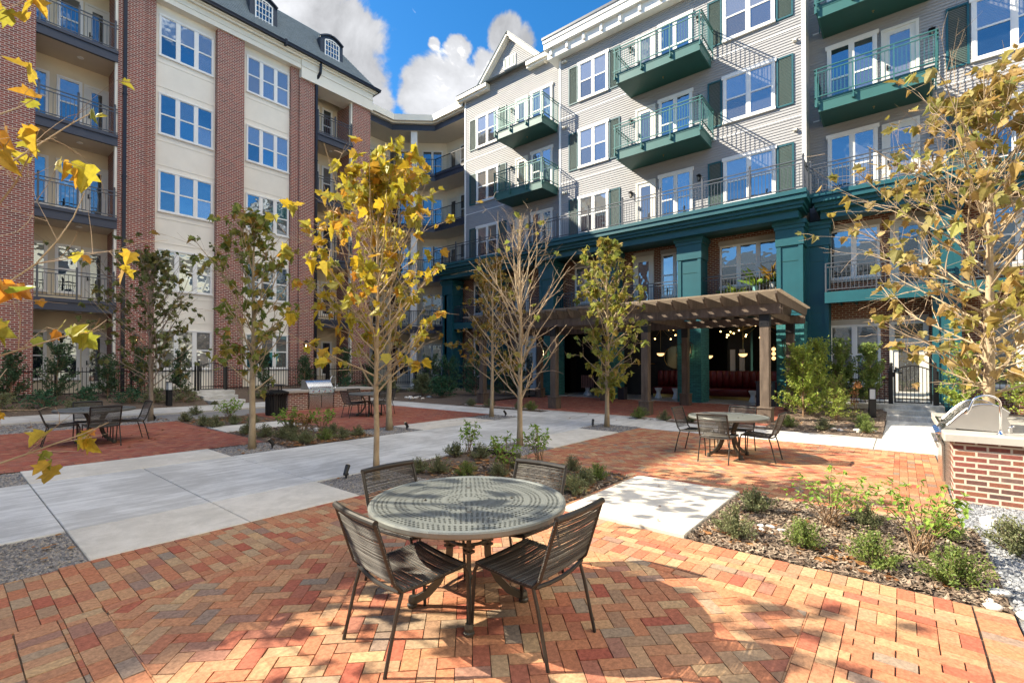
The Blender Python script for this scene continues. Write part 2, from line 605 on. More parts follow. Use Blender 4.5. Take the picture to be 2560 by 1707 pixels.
M['shutter'] = mat('shutter_louvre', (.07, .115, .105), .6, .08, 3.0)
M['navy'] = mat('paint_navy', (.040, .046, .068), .5, .1, 2.0, .05, 60)
M['rail_grey'] = mat('rail_grey', (.085, .092, .105), .4, .08, 5, metal=.3)
M['rail_teal'] = mat('rail_teal', (.045, .15, .14), .4, .08, 5, metal=.2)
M['black'] = mat('metal_black', (.016, .016, .018), .42, .15, 8, metal=.3)
M['shingle'] = mat('roof_shingle', (.16, .19, .205), .95, .35, 6, .6, 30, stretch=(1, 1, 3), col2=(.26, .30, .32))
M['gutter'] = mat('gutter_dark', (.018, .02, .028), .35, .1, 3, metal=.4)
M['dormer'] = mat('dormer_navy', (.02, .03, .05), .4, .1, 3)
M['glass'] = glass_mat('pane_clear', (.012, .018, .026), 0, .34)
M['glass_blind'] = glass_mat('pane_blinds', (.1, .1, .1), .20, .34)
M['glass_dark'] = glass_mat('pane_dark_blinds', (.1, .1, .1), .09, .26, .055)
M['door'] = mat('door_cream', (.72, .69, .62), .5, .03, 3)
M['timber'] = mat('timber_brown', (.075, .054, .040), .85, .4, 3, .5, 25, stretch=(3, 3, .6), col2=(.17, .128, .095))
M['timber_top'] = mat('timber_weathered', (.19, .145, .10), .85, .3, 4, .4, 25, col2=(.30, .24, .17))
M['concrete'] = concrete_mat('concrete_walk', (.50, .48, .44), (.68, .66, .615))
M['concrete_pad'] = concrete_mat('concrete_pad', (.60, .55, .465), (.70, .645, .555), (1, 1, 1))
M['kerb'] = mat('kerb_stone', (.50, .46, .40), .85, .12, 2, .15, 100)
M['counter'] = mat('counter_stone', (.42, .40, .36), .5, .1, 4, .06, 80)
M['steel'] = mat('steel_brushed', (.62, .61, .60), .22, .06, 3, .03, 200, metal=1.0, stretch=(1, 1, 8))
M['steel_side'] = mat('steel_satin', (.55, .53, .50), .38, .06, 3, .03, 200, metal=.85)
M['chrome'] = mat('chrome', (.8, .8, .8), .08, .02, 2, metal=1.0)
M['table'] = mat('table_bronze', (.20, .215, .20), .40, .05, 4, .03, 300, metal=.3, obj=True)
M['table_leg'] = mat('table_leg_bronze', (.10, .095, .08), .42, .1, 4, .03, 200, metal=.5, obj=True)
M['chair_frame'] = mat('chair_frame', (.04, .037, .033), .4, .1, 6, metal=.4, obj=True)
M['cord'] = island_mat('chair_cord', [(.045, .042, .038), (.085, .08, .072), (.14, .135, .12)], .45, 200, .2, .2)
M['bark'] = mat('bark_pale', (.30, .22, .13), .9, .3, 14, .35, 60, stretch=(1, 1, .5), col2=(.46, .37, .24))
M['bark_twig'] = mat('bark_twig', (.36, .26, .17), .9, .2, 20, .2, 60, col2=(.50, .39, .27))
M['bark_grey'] = mat('bark_grey', (.22, .17, .12), .9, .3, 14, .35, 60, col2=(.33, .27, .2))
M['soil'] = mat('soil_dark', (.05, .036, .026), .95, .3, 12, .6, 40)
M['mulch'] = mat('mulch_base', (.075, .052, .038), .95, .5, 22, .9, 60, col2=(.20, .145, .105))
M['gravel_base'] = mat('gravel_base', (.16, .155, .15), .95, .4, 60, .8, 110, col2=(.34, .33, .32))
M['joint'] = mat('paver_joint', (.13, .09, .06), .95, .3, 30, .4, 80)
PAV = [(.40, .135, .075), (.46, .20, .10), (.35, .095, .06), (.48, .26, .135), (.40, .155, .08), (.47, .285, .155), (.31, .19, .115), (.44, .18, .092), (.50, .315, .16), (.26, .20, .15), (.37, .12, .07), (.48, .28, .145)]
M['paver'] = island_mat('paver_clay', PAV, .82, 38, .38, .5, spec=.25)
M['paver_red'] = island_mat('paver_clay_red', [(.36, .10, .07), (.42, .145, .085), (.31, .085, .062), (.45, .19, .11), (.38, .15, .10), (.30, .115, .085)], .85, 38, .32, .4, spec=.2)
M['pebble'] = island_mat('gravel_pebbles', [(.10, .10, .105), (.22, .21, .21), (.34, .32, .30), (.16, .155, .16), (.42, .36, .28), (.27, .27, .29)], .8, 80, .2, 0)
M['pebble_blue'] = island_mat('gravel_bluegrey', [(.13, .14, .155), (.22, .23, .25), (.32, .33, .34), (.17, .18, .20), (.42, .42, .42)], .8, 80, .2, 0)
M['chip'] = island_mat('mulch_chips', [(.08, .055, .04), (.16, .112, .08), (.28, .205, .145), (.42, .34, .25), (.12, .084, .058), (.33, .255, .185)], .95, 60, .25, 0)
M['stone_white'] = mat('river_stone', (.62, .58, .52), .7, .12, 12, .1, 60, col2=(.76, .73, .68), obj=True)
M['stone_grey'] = mat('river_stone_grey', (.38, .38, .38), .7, .12, 12, .1, 60, col2=(.58, .58, .57), obj=True)
M['dead_leaf'] = island_mat('leaf_dead', [(.30, .13, .045), (.42, .21, .08), (.22, .09, .035), (.50, .28, .12)], .8, 40, .2, 0, .25)
M['leaf_yellow'] = island_mat('leaf_yellow', [(.34, .33, .035), (.50, .42, .04), (.60, .42, .03), (.26, .29, .05), (.58, .27, .03), (.44, .40, .06), (.36, .35, .09)], .55, 25, .25, 0, .38)
M['leaf_green'] = island_mat('leaf_green', [(.12, .16, .035), (.18, .23, .045), (.25, .28, .06), (.33, .29, .06), (.38, .22, .05)], .6, 25, .25, 0, .4)
M['leaf_dark'] = island_mat('leaf_dark', [(.085, .11, .035), (.13, .16, .05), (.18, .20, .06), (.26, .20, .06)], .6, 25, .25, 0, .35)
M['leaf_autumn'] = island_mat('leaf_autumn', [(.22, .20, .05), (.32, .24, .05), (.40, .22, .04), (.18, .18, .05), (.28, .15, .04)], .6, 25, .25, 0, .45)
M['leaf_lime'] = island_mat('leaf_lime', [(.20, .26, .05), (.30, .32, .06), (.38, .33, .06), (.16, .20, .05), (.36, .24, .06)], .6, 25, .25, 0, .45)
M['leaf_olive'] = island_mat('leaf_olive', [(.24, .22, .05), (.34, .27, .06), (.42, .27, .09), (.20, .22, .06), (.46, .31, .14), (.30, .32, .07)], .6, 25, .25, 0, .4)
M['leaf_left'] = island_mat('leaf_amber', [(.55, .30, .03), (.40, .40, .04), (.62, .36, .04), (.26, .34, .04), (.58, .22, .03), (.48, .42, .05), (.20, .24, .05)], .5, 25, .25, 0, .42)
M['shrub_grey'] = island_mat('shrub_greygreen', [(.11, .135, .07), (.18, .205, .10), (.25, .27, .13), (.14, .16, .07), (.28, .25, .15)], .75, 30, .2, 0, .3, objrand=.3)
M['shrub_green'] = island_mat('shrub_green', [(.09, .15, .035), (.15, .22, .05), (.23, .29, .07), (.12, .18, .045)], .6, 30, .2, 0, .3, objrand=.2)
M['shrub_dark'] = island_mat('shrub_dark', [(.035, .07, .035), (.055, .11, .05), (.085, .15, .06), (.045, .09, .045)], .5, 30, .2, 0, .2)
M['shrub_bright'] = island_mat('shrub_bright', [(.17, .26, .045), (.27, .36, .06), (.38, .43, .08), (.20, .29, .05)], .5, 30, .2, 0, .35)
M['shrub_teal'] = island_mat('shrub_bluegreen', [(.03, .095, .05), (.05, .14, .07), (.08, .18, .09)], .6, 30, .2, 0, .25)
M['perennial'] = island_mat('perennial_leaf', [(.16, .30, .04), (.24, .38, .06), (.33, .44, .08), (.20, .33, .05)], .55, 30, .2, 0, .4)
M['stem'] = mat('stem_brown', (.20, .12, .07), .9, .25, 30, col2=(.32, .21, .12), obj=True)
M['mound_stem'] = mat('stem_grey', (.15, .11, .08), .9, .25, 30, obj=True)
M['pvc'] = mat('pvc_white', (.8, .79, .75), .4, .03, 6)
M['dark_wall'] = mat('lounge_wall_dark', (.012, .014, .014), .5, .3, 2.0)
M['lounge_floor'] = mat('lounge_floor', (.42, .44, .44), .25, .08, 1.5)
M['leather'] = mat('leather_red', (.13, .010, .014), .35, .2, 5, .1, 60)
M['stool'] = mat('stool_white', (.85, .87, .88), .5, .03, 3, obj=True)
M['brass'] = mat('brass', (.55, .38, .14), .3, .05, 3, metal=.9)
M['planter'] = mat('planter_navy', (.025, .028, .045), .5, .1, 3)
M['bulb'] = emit_mat('bulb_warm', (1.0, .62, .22), 4.0)
M['globe'] = emit_mat('globe_warm', (1.0, .60, .24), .9)
M['flame'] = emit_mat('lantern_glow', (1.0, .68, .30), 6.0)
M['lantern_glass'] = mat('lantern_glass', (.62, .52, .36), .2, .05, 3)
M['pot_teal'] = mat('pot_teal', (.25, .5, .48), .5, .05, 4)
M['pot_white'] = mat('pot_white', (.7, .68, .64), .5, .05, 4)
M['slat_pink'] = mat('slat_wood', (.35, .19, .18), .6, .2, 6)
M['trash'] = mat('bin_black', (.02, .02, .021), .5, .15, 6, metal=.3)
M['spot'] = mat('spot_black', (.012, .012, .012), .4, .1, 8, obj=True)
M['sign_white'] = mat('bollard_lens', (.62, .64, .66), .35, .03, 3, obj=True)
M['far_wall'] = mat('far_wall_cream', (.68, .62, .50), .9, .06, 1.0)

# ================================================================== BUILDINGS
def TL(Y):
    return lambda s, d, z: (s, Y + d, z)


def TR(X):
    return lambda s, d, z: (X + d, -s, z)


def window(par, T, s0, s1, z0, z1, n=2, glass='glass', trim='trim_white', cas=.05, head=None, sill=.06, mul=.10, d=0.0, rail=True, name='window', muntin=None):
    f, p = MB(T), MB(T)
    a = -.05 + d
    head = cas if head is None else head
    ex = .05 if head > cas else 0
    f.box(s0 - cas, a, z0, s0, d + .01, z1)
    f.box(s1, a, z0, s1 + cas, d + .01, z1)
    f.box(s0 - cas - ex, a - .012, z1, s1 + cas + ex, d + .01, z1 + head)
    f.box(s0 - cas - .02, a - .02, z0 - sill, s1 + cas + .02, d + .01, z0)
    wl = (s1 - s0 - mul * (n - 1)) / n
    for i in range(n):
        l = s0 + i * (wl + mul)
        r = l + wl
        if i:
            f.box(l - mul, a + .004, z0, l, d + .01, z1)
        e = .032
        f.box(l, a + .012, z0, l + e, d, z1)
        f.box(r - e, a + .012, z0, r, d, z1)
        f.box(l + e, a + .012, z0, r - e, d, z0 + e * 1.3)
        f.box(l + e, a + .012, z1 - e, r - e, d, z1)
        zm = (z0 + z1) / 2
        if rail:
            f.box(l + e, a + .016, zm - .03, r - e, d, zm + .03)
        if muntin:
            for k in range(1, muntin[0]):
                q = l + (r - l) * k / muntin[0]
                f.box(q - .012, a + .018, z0, q + .012, d, z1)
            for k in range(1, muntin[1]):
                q = z0 + (z1 - z0) * k / muntin[1]
                f.box(l, a + .02, q - .012, r, d, q + .012)
        if rail:
            p.poly([(l + .01, d - .012, z0), (r - .01, d - .012, z0), (r - .01, d - .012, zm), (l + .01, d - .012, zm)])
            p.poly([(l + .01, d - .02, zm), (r - .01, d - .02, zm), (r - .01, d - .02, z1), (l + .01, d - .02, z1)], 1)
        else:
            p.poly([(l + .01, d - .012, z0), (r - .01, d - .012, z0), (r - .01, d - .012, z1), (l + .01, d - .012, z1)], 0)
    o = f.build(name, M[trim], par)
    g = glass if isinstance(glass, tuple) else (glass, glass)
    p.build('pane', [M[g[0]], M[g[1]]], o)
    return o


def door(par, T, s0, s1, z0, z1, glass='glass_dark', mt='door', trim='trim_cream', transom=False, cas=.09, d=0.0):
    f, p, h = MB(T), MB(T), MB(T)
    f.box(s0 - cas, d - .06, z0, s0, d + .01, z1)
    f.box(s1, d - .06, z0, s1 + cas, d + .01, z1)
    f.box(s0 - cas, d - .065, z1, s1 + cas, d + .01, z1 + cas)
    zt = z1
    if transom:
        zt = z1 - .5
        f.box(s0, d - .05, zt - .08, s1, d + .01, zt + .02)
        e = .05
        f.box(s0, d - .045, zt + .02, s0 + e, d, z1)
        f.box(s1 - e, d - .045, zt + .02, s1, d, z1)
        p.poly([(s0 + e, d - .02, zt), (s1 - e, d - .02, zt), (s1 - e, d - .02, z1), (s0 + e, d - .02, z1)])
        zt -= .08
    a, b, c, e = s0 + .15, s1 - .15, z0 + .28, zt - .16
    f.box(s0, d - .035, z0, a, d, zt)
    f.box(b, d - .035, z0, s1, d, zt)
    f.box(a, d - .035, z0, b, d, c)
    f.box(a, d - .035, e, b, d, zt)
    p.poly([(a, d - .02, c), (b, d - .02, c), (b, d - .02, e), (a, d - .02, e)])
    h.box(s0 + .05, d - .085, z0 + .98, s0 + .17, d - .06, z0 + 1.0)
    h.box(s0 + .05, d - .075, z0 + .94, s0 + .09, d - .035, z0 + 1.12)
    o = f.build('door', M[mt], par)
    p.build('pane', M[glass], o)
    h.build('handle', M['black'], o)
    return o


def railing(mb, a, b, z0, h=1.0, posts=(), pick=.115, psize=.055, finial=True, m=0, t=.032, drop=0.0, double=True):
    """guard rail between two (s,d) points: top rails, bottom rail, pickets, posts"""
    ax, ay = a
    bx, by = b
    ln = math.hypot(bx - ax, by - ay)
    P = lambda f_, z: (ax + (bx - ax) * f_, ay + (by - ay) * f_, z)
    mb.beam(P(0, z0 + h), P(1, z0 + h), t * 1.35, t, m)
    if double:
        mb.beam(P(0, z0 + h - .13), P(1, z0 + h - .13), t, t, m)
    mb.beam(P(0, z0 + .09), P(1, z0 + .09), t, t, m)
    n = max(2, int(ln / pick))
    top = z0 + h - (.13 if double else 0)
    for i in range(1, n):
        mb.beam(P(i / n, z0 + .09), P(i / n, top), .016, .016, m, up=(1, 0, 0))
    for q in posts:
        x, y, _ = P(q, 0)
        mb.beam((x, y, z0 - drop), (x, y, z0 + h + (.09 if finial else 0)), psize, psize, m, up=(1, 0, 0))
        if finial:
            mb.box(x - psize * .62, y - psize * .62, z0 + h + .09, x + psize * .62, y + psize * .62, z0 + h + .115, m)
            mb.ball((x, y, z0 + h + .155), .036, 8, 1, m)


def siding(mb, s0, s1, z0, z1, exp=.105, clip=None):
    n = int((z1 - z0) / exp) + 1
    for i in range(n):
        a, b = z0 + i * exp, min(z0 + (i + 1) * exp, z1)
        if b - a < .01:
            continue
        l0, r0, l1, r1 = s0, s1, s0, s1
        if clip:
            l0, r0 = clip(a)
            l1, r1 = clip(b)
        mb.poly([(l0, -.024, a), (r0, -.024, a), (r1, -.003, b), (l1, -.003, b)])
        mb.poly([(l0, 0, a), (r0, 0, a), (r0, -.024, a), (l0, -.024, a)])


def lantern(par, T, s, d, z, k=1.0, lit=True, name='wall_lantern'):
    f = MB(T)
    b = MB(T)
    y = d - .16 * k
    f.box(s - .05 * k, d - .03, z - .1 * k, s + .05 * k, d, z + .12 * k)
    f.beam((s, d, z + .15 * k), (s, y, z + .26 * k), .025 * k, .025 * k)
    w0, w1 = .075 * k, .115 * k
    for sx in (-1, 1):
        for sy in (-1, 1):
            f.beam((s + sx * w0, y + sy * w0, z - .18 * k), (s + sx * w1, y + sy * w1, z + .14 * k), .014 * k, .014 * k)
    f.box(s - w0 * 1.1, y - w0 * 1.1, z - .2 * k, s + w0 * 1.1, y + w0 * 1.1, z - .18 * k)
    pts = [(s - w1 * 1.25, y - w1 * 1.25, z + .14 * k), (s + w1 * 1.25, y - w1 * 1.25, z + .14 * k), (s + w1 * 1.25, y + w1 * 1.25, z + .14 * k),
           (s - w1 * 1.25, y + w1 * 1.25, z + .14 * k), (s, y, z + .27 * k)]
    f.add(pts, [(3, 2, 1, 0), (0, 1, 4), (1, 2, 4), (2, 3, 4), (3, 0, 4)])
    f.ball((s, y, z + .29 * k), .02 * k, 6)
    o = f.build(name, M['black'], par)
    q = .55
    b.lathe([(.006, -.16 * k), (.02 * k, -.1 * k), (.028 * k, -.02 * k), (.006, .06 * k)], (s, y, z), 8)
    b.build('bulb', M['flame'] if lit else M['lantern_glass'], o)
    return o


# ---------------------------------------------------------------- brick building on the left
B1 = thing('brick_apartment_building', 'five storey red brick and cream stucco apartment building with slate mansard roof and dormers', 'building', (4, 24, 0))
T = TL(24.0)
FL = [.62, 4.05, 7.4, 10.7, 14.05]
wl_ = MB(T)
wl_.box(-14, .30, 0, 2.0, 12, 17.4)
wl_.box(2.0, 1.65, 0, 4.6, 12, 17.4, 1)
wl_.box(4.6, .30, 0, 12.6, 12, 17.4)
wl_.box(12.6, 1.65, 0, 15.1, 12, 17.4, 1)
wl_.box(15.1, .30, 0, 15.9, 12, 17.4)
for k in range(1, 5):                        # stucco joints as thin proud bands above and below the windows
    for a, b in ((5.8, 8.05), (9.2, 11.48)):
        wl_.box(a, .285, FL[k] + .42, b, .31, FL[k] + .45)
        wl_.box(a, .285, FL[k] - .62, b, .31, FL[k] - .60)
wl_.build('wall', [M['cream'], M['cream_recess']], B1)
for bx in ([(-14, 0, 2.2, 1.66)], [(4.52, 0, 5.42, 1.66), (5.42, .12, 5.78, .6)], [(8.06, 0, 9.2, .5)], [(11.48, .12, 11.88, .6), (11.88, 0, 12.84, 1.66)], [(14.95, 0, 16.1, 12.1)]):
    pm = MB(T)
    for a, d0, b, d1 in bx:
        pm.box(a, d0, 0, b, d1, 16.97 if a < 11.8 else 16.5)
    pm.build('brick_pier', M['brick'], B1)
cm = MB(T)
cm.box(-14, -.08, 16.93, 11.9, .5, 17.42)
cm.box(11.9, -.14, 16.46, 16.16, 1.0, 17.42)
cm.box(15.2, 1.0, 16.46, 16.16, 12, 17.42)
cm.box(-14, -.11, 17.16, 11.9, -.08, 17.19)
cm.box(11.9, -.17, 17.05, 16.19, -.14, 17.09)
cm.box(-14, -.22, 17.42, 16.28, 1.2, 17.52)
cm.box(-14, -.32, 17.52, 16.38, 1.2, 17.58)
cm.build('cornice', M['trim_cream'], B1)
gm = MB(T)
gm.box(-14, -.47, 17.58, 16.5, -.30, 17.70)
gm.box(-14, -.49, 17.67, 16.52, -.46, 17.72)
gm.box(16.38, -.30, 17.58, 16.5, 12, 17.70)
gm.box(10.9, -.5, 17.5, 11.0, -.3, 17.78)
gm.build('gutter', M['gutter'], B1)
rf = MB(T)
nr = 22
for i in range(nr):                          # overlapping shingle courses
    a, b = i / nr, (i + 1) / nr
    da, db, za, zb = -.38 + 1.18 * a, -.38 + 1.18 * b, 17.66 + 2.29 * a, 17.66 + 2.29 * b
    sa, sb = 16.38 - 2.75 * a, 16.38 - 2.75 * b
    rf.poly([(-14, da - .018, za + .012), (sa, da - .018, za + .012), (sb, db, zb), (-14, db, zb)])
    rf.poly([(-14, da, za), (sa, da, za), (sa, da - .018, za + .012), (-14, da - .018, za + .012)])
    rf.poly([(sa, da, za), (sa, 12, za), (sb, 12, zb), (sb, db, zb)])
rf.poly([(-14, .8, 19.95), (13.63, .8, 19.95), (13.63, 12, 19.95), (-14, 12, 19.95)])
rf.build('mansard_roof', M['shingle'], B1)
for s0, s1, zb, zt in ((9.42, 10.72, 18.0, 19.62), (13.0, 14.32, 17.98, 19.55)):
    dm = MB(T)
    N = 8
    arc = [(s0 + (s1 - s0) * i / N, zt - .28 + .28 * math.sin(math.pi * i / N)) for i in range(N + 1)]
    ring = [(s0, zb), *arc, (s1, zb)]
    fr, bk = [(s, .02, z) for s, z in ring], [(s, 1.0, z) for s, z in ring]
    dm.add(fr + bk, [tuple(range(len(fr)))] + [(i, i + len(fr), i + len(fr) + 1, i + 1) for i in range(len(fr) - 1)])
    for i in range(N):
        (sa, za), (sb, zb2) = arc[i], arc[i + 1]
        dm.beam((sa, .0, za + .02), (sb, .0, zb2 + .02), .16, .07)
    do = dm.build('dormer', M['dormer'], B1)
    dw, dp = MB(T), MB(T)
    a, b, c, e = s0 + .26, s1 - .26, zb + .16, zt - .36
    for k in range(6):
        q = a + (b - a) * k / 5
        zz = e + .13 * math.sin(math.pi * k / 5)
        wd = .03 if k in (0, 5) else .014
        dw.box(q - wd, -.03, c, q + wd, .02, zz + .02)
    for k in range(5):
        q = c + (e - c) * k / 4
        dw.box(a, -.034 if k == 0 else -.026, q - (.03 if k == 0 else .014), b, .02, q + .014)
    for k in range(6):
        x0, x1 = a + (b - a) * k / 6, a + (b - a) * (k + 1) / 6
        dw.beam((x0, -.01, e + .13 * math.sin(math.pi * k / 6)), (x1, -.01, e + .13 * math.sin(math.pi * (k + 1) / 6)), .05, .05)
    wo_ = dw.build('dormer_window', M['trim_white'], do)
    top = [(a + (b - a) * k / 6, .005, e + .13 * math.sin(math.pi * k / 6)) for k in range(6, -1, -1)]
    dp.poly([(a, .005, c), (b, .005, c)] + top)
    dp.build('pane', M['glass'], do)
for s in (4.72, 12.74):
    ds = MB(T)
    ds.box(s - .055, -.12, 0, s + .055, -.005, 16.7 if s > 10 else 17.5)
    if s > 10:
        ds.beam((s, -.06, 16.7), (s + .12, -.26, 17.1), .1, .1)
        ds.beam((s + .12, -.26, 17.1), (s + .12, -.3, 17.6), .1, .1)
    for z in (2.5, 5.8, 9.1, 12.4):
        ds.box(s - .075, -.13, z, s + .075, -.003, z + .05)
    ds.build('downspout', M['gutter'], B1)
gl = [('glass_blind', 'glass_blind'), ('glass', 'glass_blind'), ('glass', 'glass'), ('glass', 'glass'), ('glass', 'glass_blind')]
for k in range(5):
    z0, z1 = (FL[k] + .74, FL[k] + 2.42) if k else (1.42, 3.05)
    window(B1, T, 5.97, 7.93, z0, z1, 3, gl[k], d=.30, mul=.11, cas=.055)
    window(B1, T, 9.45, 11.40, z0, z1, 3, gl[(k + 1) % 5], d=.30, mul=.11, cas=.055)


def bay(par, T, s0, s1, floors, wins, dr, dwall, posts, light=True):
    for k, zf in enumerate(floors):
        for a, b in wins:
            window(par, T, a, b, zf + .42, zf + 2.25, 1, ('glass', 'glass_blind') if k % 2 else 'glass', d=dwall, cas=.07)
        if dr:
            door(par, T, dr[0], dr[1], zf + .02, zf + 2.22, d=dwall)
        if k:
            sl = MB(T)
            sl.box(s0, .0, zf - .44, s1, .12, zf - .06)
            sl.box(s0, -.05, zf - .13, s1, .12, zf, 0)
            sl.box(s0, .12, zf - .40, s1, dwall, zf - .02, 1)
            so = sl.build('balcony', [M['navy'], M['soffit']], par)
            rm = MB(T)
            railing(rm, (s0, .04), (s1, .04), zf, 1.03, posts, .112)
            rm.build('railing', M['rail_grey'], so)
        if light and k < len(floors) - 1:
            c = MB(T)
            c.lathe([(.10, 0), (.105, .02), (.08, .035)], ((s0 + s1) / 2 + .15, .8, floors[k + 1] - .44), 14)
            c.build('ceiling_light', M['trim_white'], par)


bay(B1, T, 2.2, 4.52, FL, [(2.26, 2.66), (3.0, 3.62)], (3.83, 4.46), 1.65, (.04, .5, .965))
bay(B1, T, 12.84, 14.95, FL, [(13.25, 13.75), (14.05, 14.55)], None, 1.65, (.03, .5, .97))
fx = MB(T)
fx.box(4.44, .05, .6, 4.53, .25, 16.9)
fx.box(14.86, .05, .6, 14.96, .25, 16.5)
fx.build('corner_trim', M['trim_cream'], B1)
lantern(B1, T, 5.12, 0, 2.62, .9)
lantern(B1, T, 12.2, 0, 2.62, .9)

# ---------------------------------------------------------------- connector at the inner corner
B2 = thing('corner_apartment_wing', 'cream corner wing with stacked angled balconies and black railings between the two buildings', 'building', (21, 26, 0))
EO = [(15.6, 25.7), (18.9, 25.7), (20.78, 23.65), (20.78, 20.7)]
EI = [(15.6, 27.5), (19.65, 27.5), (22.5, 24.36), (22.5, 20.7)]
wm = MB()
for (ax, ay), (bx, by) in zip(EI[:-1], EI[1:]):
    wm.poly([(ax, ay, 0), (bx, by, 0), (bx, by, 17.0), (ax, ay, 17.0)])
wm.poly([(15.6, 27.5, 17), (19.65, 27.5, 17), (22.5, 24.36, 17), (22.5, 20.7, 17), (26, 20.7, 17), (26, 33, 17), (15.6, 33, 17)])
wm.build('wall', M['cream_wing'], B2)


def strip(mb, z0, z1, off0, off1, m=0, und=None):
    """solid that follows the balcony edge, from offset off0 to off1 towards the wall (0 edge .. 1 wall)"""
    lo = [(a[0] + (b[0] - a[0]) * off0, a[1] + (b[1] - a[1]) * off0) for a, b in zip(EO, EI)]
    li = [(a[0] + (b[0] - a[0]) * off1, a[1] + (b[1] - a[1]) * off1) for a, b in zip(EO, EI)]
    for i in range(3):
        P = [(*lo[i], z0), (*lo[i + 1], z0), (*li[i + 1], z0), (*li[i], z0), (*lo[i], z1), (*lo[i + 1], z1), (*li[i + 1], z1), (*li[i], z1)]
        mb.add(P, [(0, 1, 5, 4), (2, 3, 7, 6), (4, 5, 6, 7)], m)
        mb.add([P[0], P[1], P[2], P[3]], [(3, 2, 1, 0)], m if und is None else und)


for k in range(1, 5):
    zf = FL[k] + .05
    sm_ = MB()
    strip(sm_, zf - .44, zf - .07, 0.0, 1.0, 0, 1)
    strip(sm_, zf - .13, zf, -.03, .5, 0)
    so = sm_.build('balcony', [M['navy'], M['soffit_wing']], B2)
    rm = MB()
    e = [(a[0] + (b[0] - a[0]) * .03, a[1] + (b[1] - a[1]) * .03) for a, b in zip(EO, EI)]
    for i in range(3):
        railing(rm, e[i], e[i + 1], zf, 1.02, (0, 1), .115, .04, False, double=False)
    rm.build('railing', M['black'], so)
rm = MB()
strip(rm, 16.98, 17.36, 0, 1, 0, 1)
strip(rm, 17.36, 17.46, -.12, 1, 2)
strip(rm, 17.46, 17.85, -.22, 1, 2)
rm.build('roof', [M['navy'], M['soffit_wing'], M['trim_cream']], B2)
cx, cy = (EO[1][0] + EO[2][0]) / 2 + .25, (EO[1][1] + EO[2][1]) / 2 + .23
cmn = MB()
ang = Vector((EO[2][0] - EO[1][0], EO[2][1] - EO[1][1], 0)).normalized()
cmn.beam((cx, cy, 0), (cx, cy, 16.98), .40, .40, up=ang)
cmn.build('column', M['trim_white'], B2)


def TG(a, b):
    a, b = Vector((*a, 0)), Vector((*b, 0))
    u = (b - a).normalized()
    n = Vector((-u.y, u.x, 0))
    return lambda s, d, z: (a.x + u.x * s + n.x * d, a.y + u.y * s + n.y * d, z)


T2 = TG(EI[1], EI[2])
LN = math.hypot(EI[2][0] - EI[1][0], EI[2][1] - EI[1][1])
for k in range(5):
    zf = FL[k] + .05
    window(B2, T2, .30, 1.62, zf + .25, zf + 2.28, 2, 'glass', cas=.07, mul=.09)
    window(B2, T2, LN - 1.66, LN - .34, zf + .25, zf + 2.28, 2, 'glass', cas=.07, mul=.09)
    door(B2, TG(EI[0], EI[1]), 2.9, 3.62, zf, zf + 2.2)
    T3 = TG(EI[2], EI[3])
    door(B2, T3, .35, 1.05, zf, zf + 2.2)
    window(B2, T3, 1.4, 2.3, zf + .4, zf + 2.28, 1, 'glass', cas=.07)
    if k < 4:
        for q in (.28, .72):
            c = MB()
            x = EO[1][0] + (EO[2][0] - EO[1][0]) * q + .6
            y = EO[1][1] + (EO[2][1] - EO[1][1]) * q + .55
            c.lathe([(.10, 0), (.105, .02), (.08, .035)], (x, y, FL[k + 1] - .42), 12)
            c.build('ceiling_light', M['trim_white'], B2)

# ---------------------------------------------------------------- grey sided building on the right
B3 = thing('sided_apartment_building', 'grey lap sided apartment building with teal steel balconies, shutters and teal columned base', 'building', (20, 6, 0))
F3, F4, F5 = 7.55, 10.85, 14.15
XM, XL, XR = 20.05, 20.55, 20.95
TM, TLw, TRt = TR(XM), TR(XL), TR(XR)


def Y(a, b):
    return (-a, -b)


core = MB()
core.box(XM, 2.62, 6.9, 30, 13.35, 17.9)
core.box(XL, 13.35, 6.9, 30, 20.63, 17.9)
core.box(XR, -16, 6.9, 30, 2.62, 17.9)
sd_ = MB(TM)
siding(sd_, *Y(13.35, 2.62), 7.3, 17.1)
sd_.T = TLw
siding(sd_, *Y(20.63, 13.35), 7.3, 17.8)
gx = lambda z: (-17.02 - 2.36 * (1 - (z - 17.9) / 2.3), -17.02 + 2.42 * (1 - (z - 17.9) / 2.3))
siding(sd_, 0, 0, 17.8, 20.1, clip=gx)
sd_.T = TRt
siding(sd_, *Y(2.62, -16), 7.3, 17.1)
b0 = len(core.v)
core.v += sd_.v
core.f += [tuple(i + b0 for i in f) for f in sd_.f]
core.m += [0] * len(sd_.f)
core.build('siding_wall', M['siding'], B3)
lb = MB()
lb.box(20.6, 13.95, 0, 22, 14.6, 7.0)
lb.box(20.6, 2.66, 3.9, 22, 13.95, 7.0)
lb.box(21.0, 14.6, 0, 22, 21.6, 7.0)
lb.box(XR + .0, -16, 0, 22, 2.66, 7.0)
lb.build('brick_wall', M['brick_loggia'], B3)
sw = MB()                                    # tan siding return walls between the loggias
sw.box(19.8, 13.75, 0, 21, 13.95, 6.9)
sw.box(19.9, 21.55, 0, 26, 21.75, 6.9)
sw.box(20.0, 10.5, 4.1, 20.6, 10.62, 6.9)
sw.build('side_wall', M['siding_tan'], B3)
tb = MB()
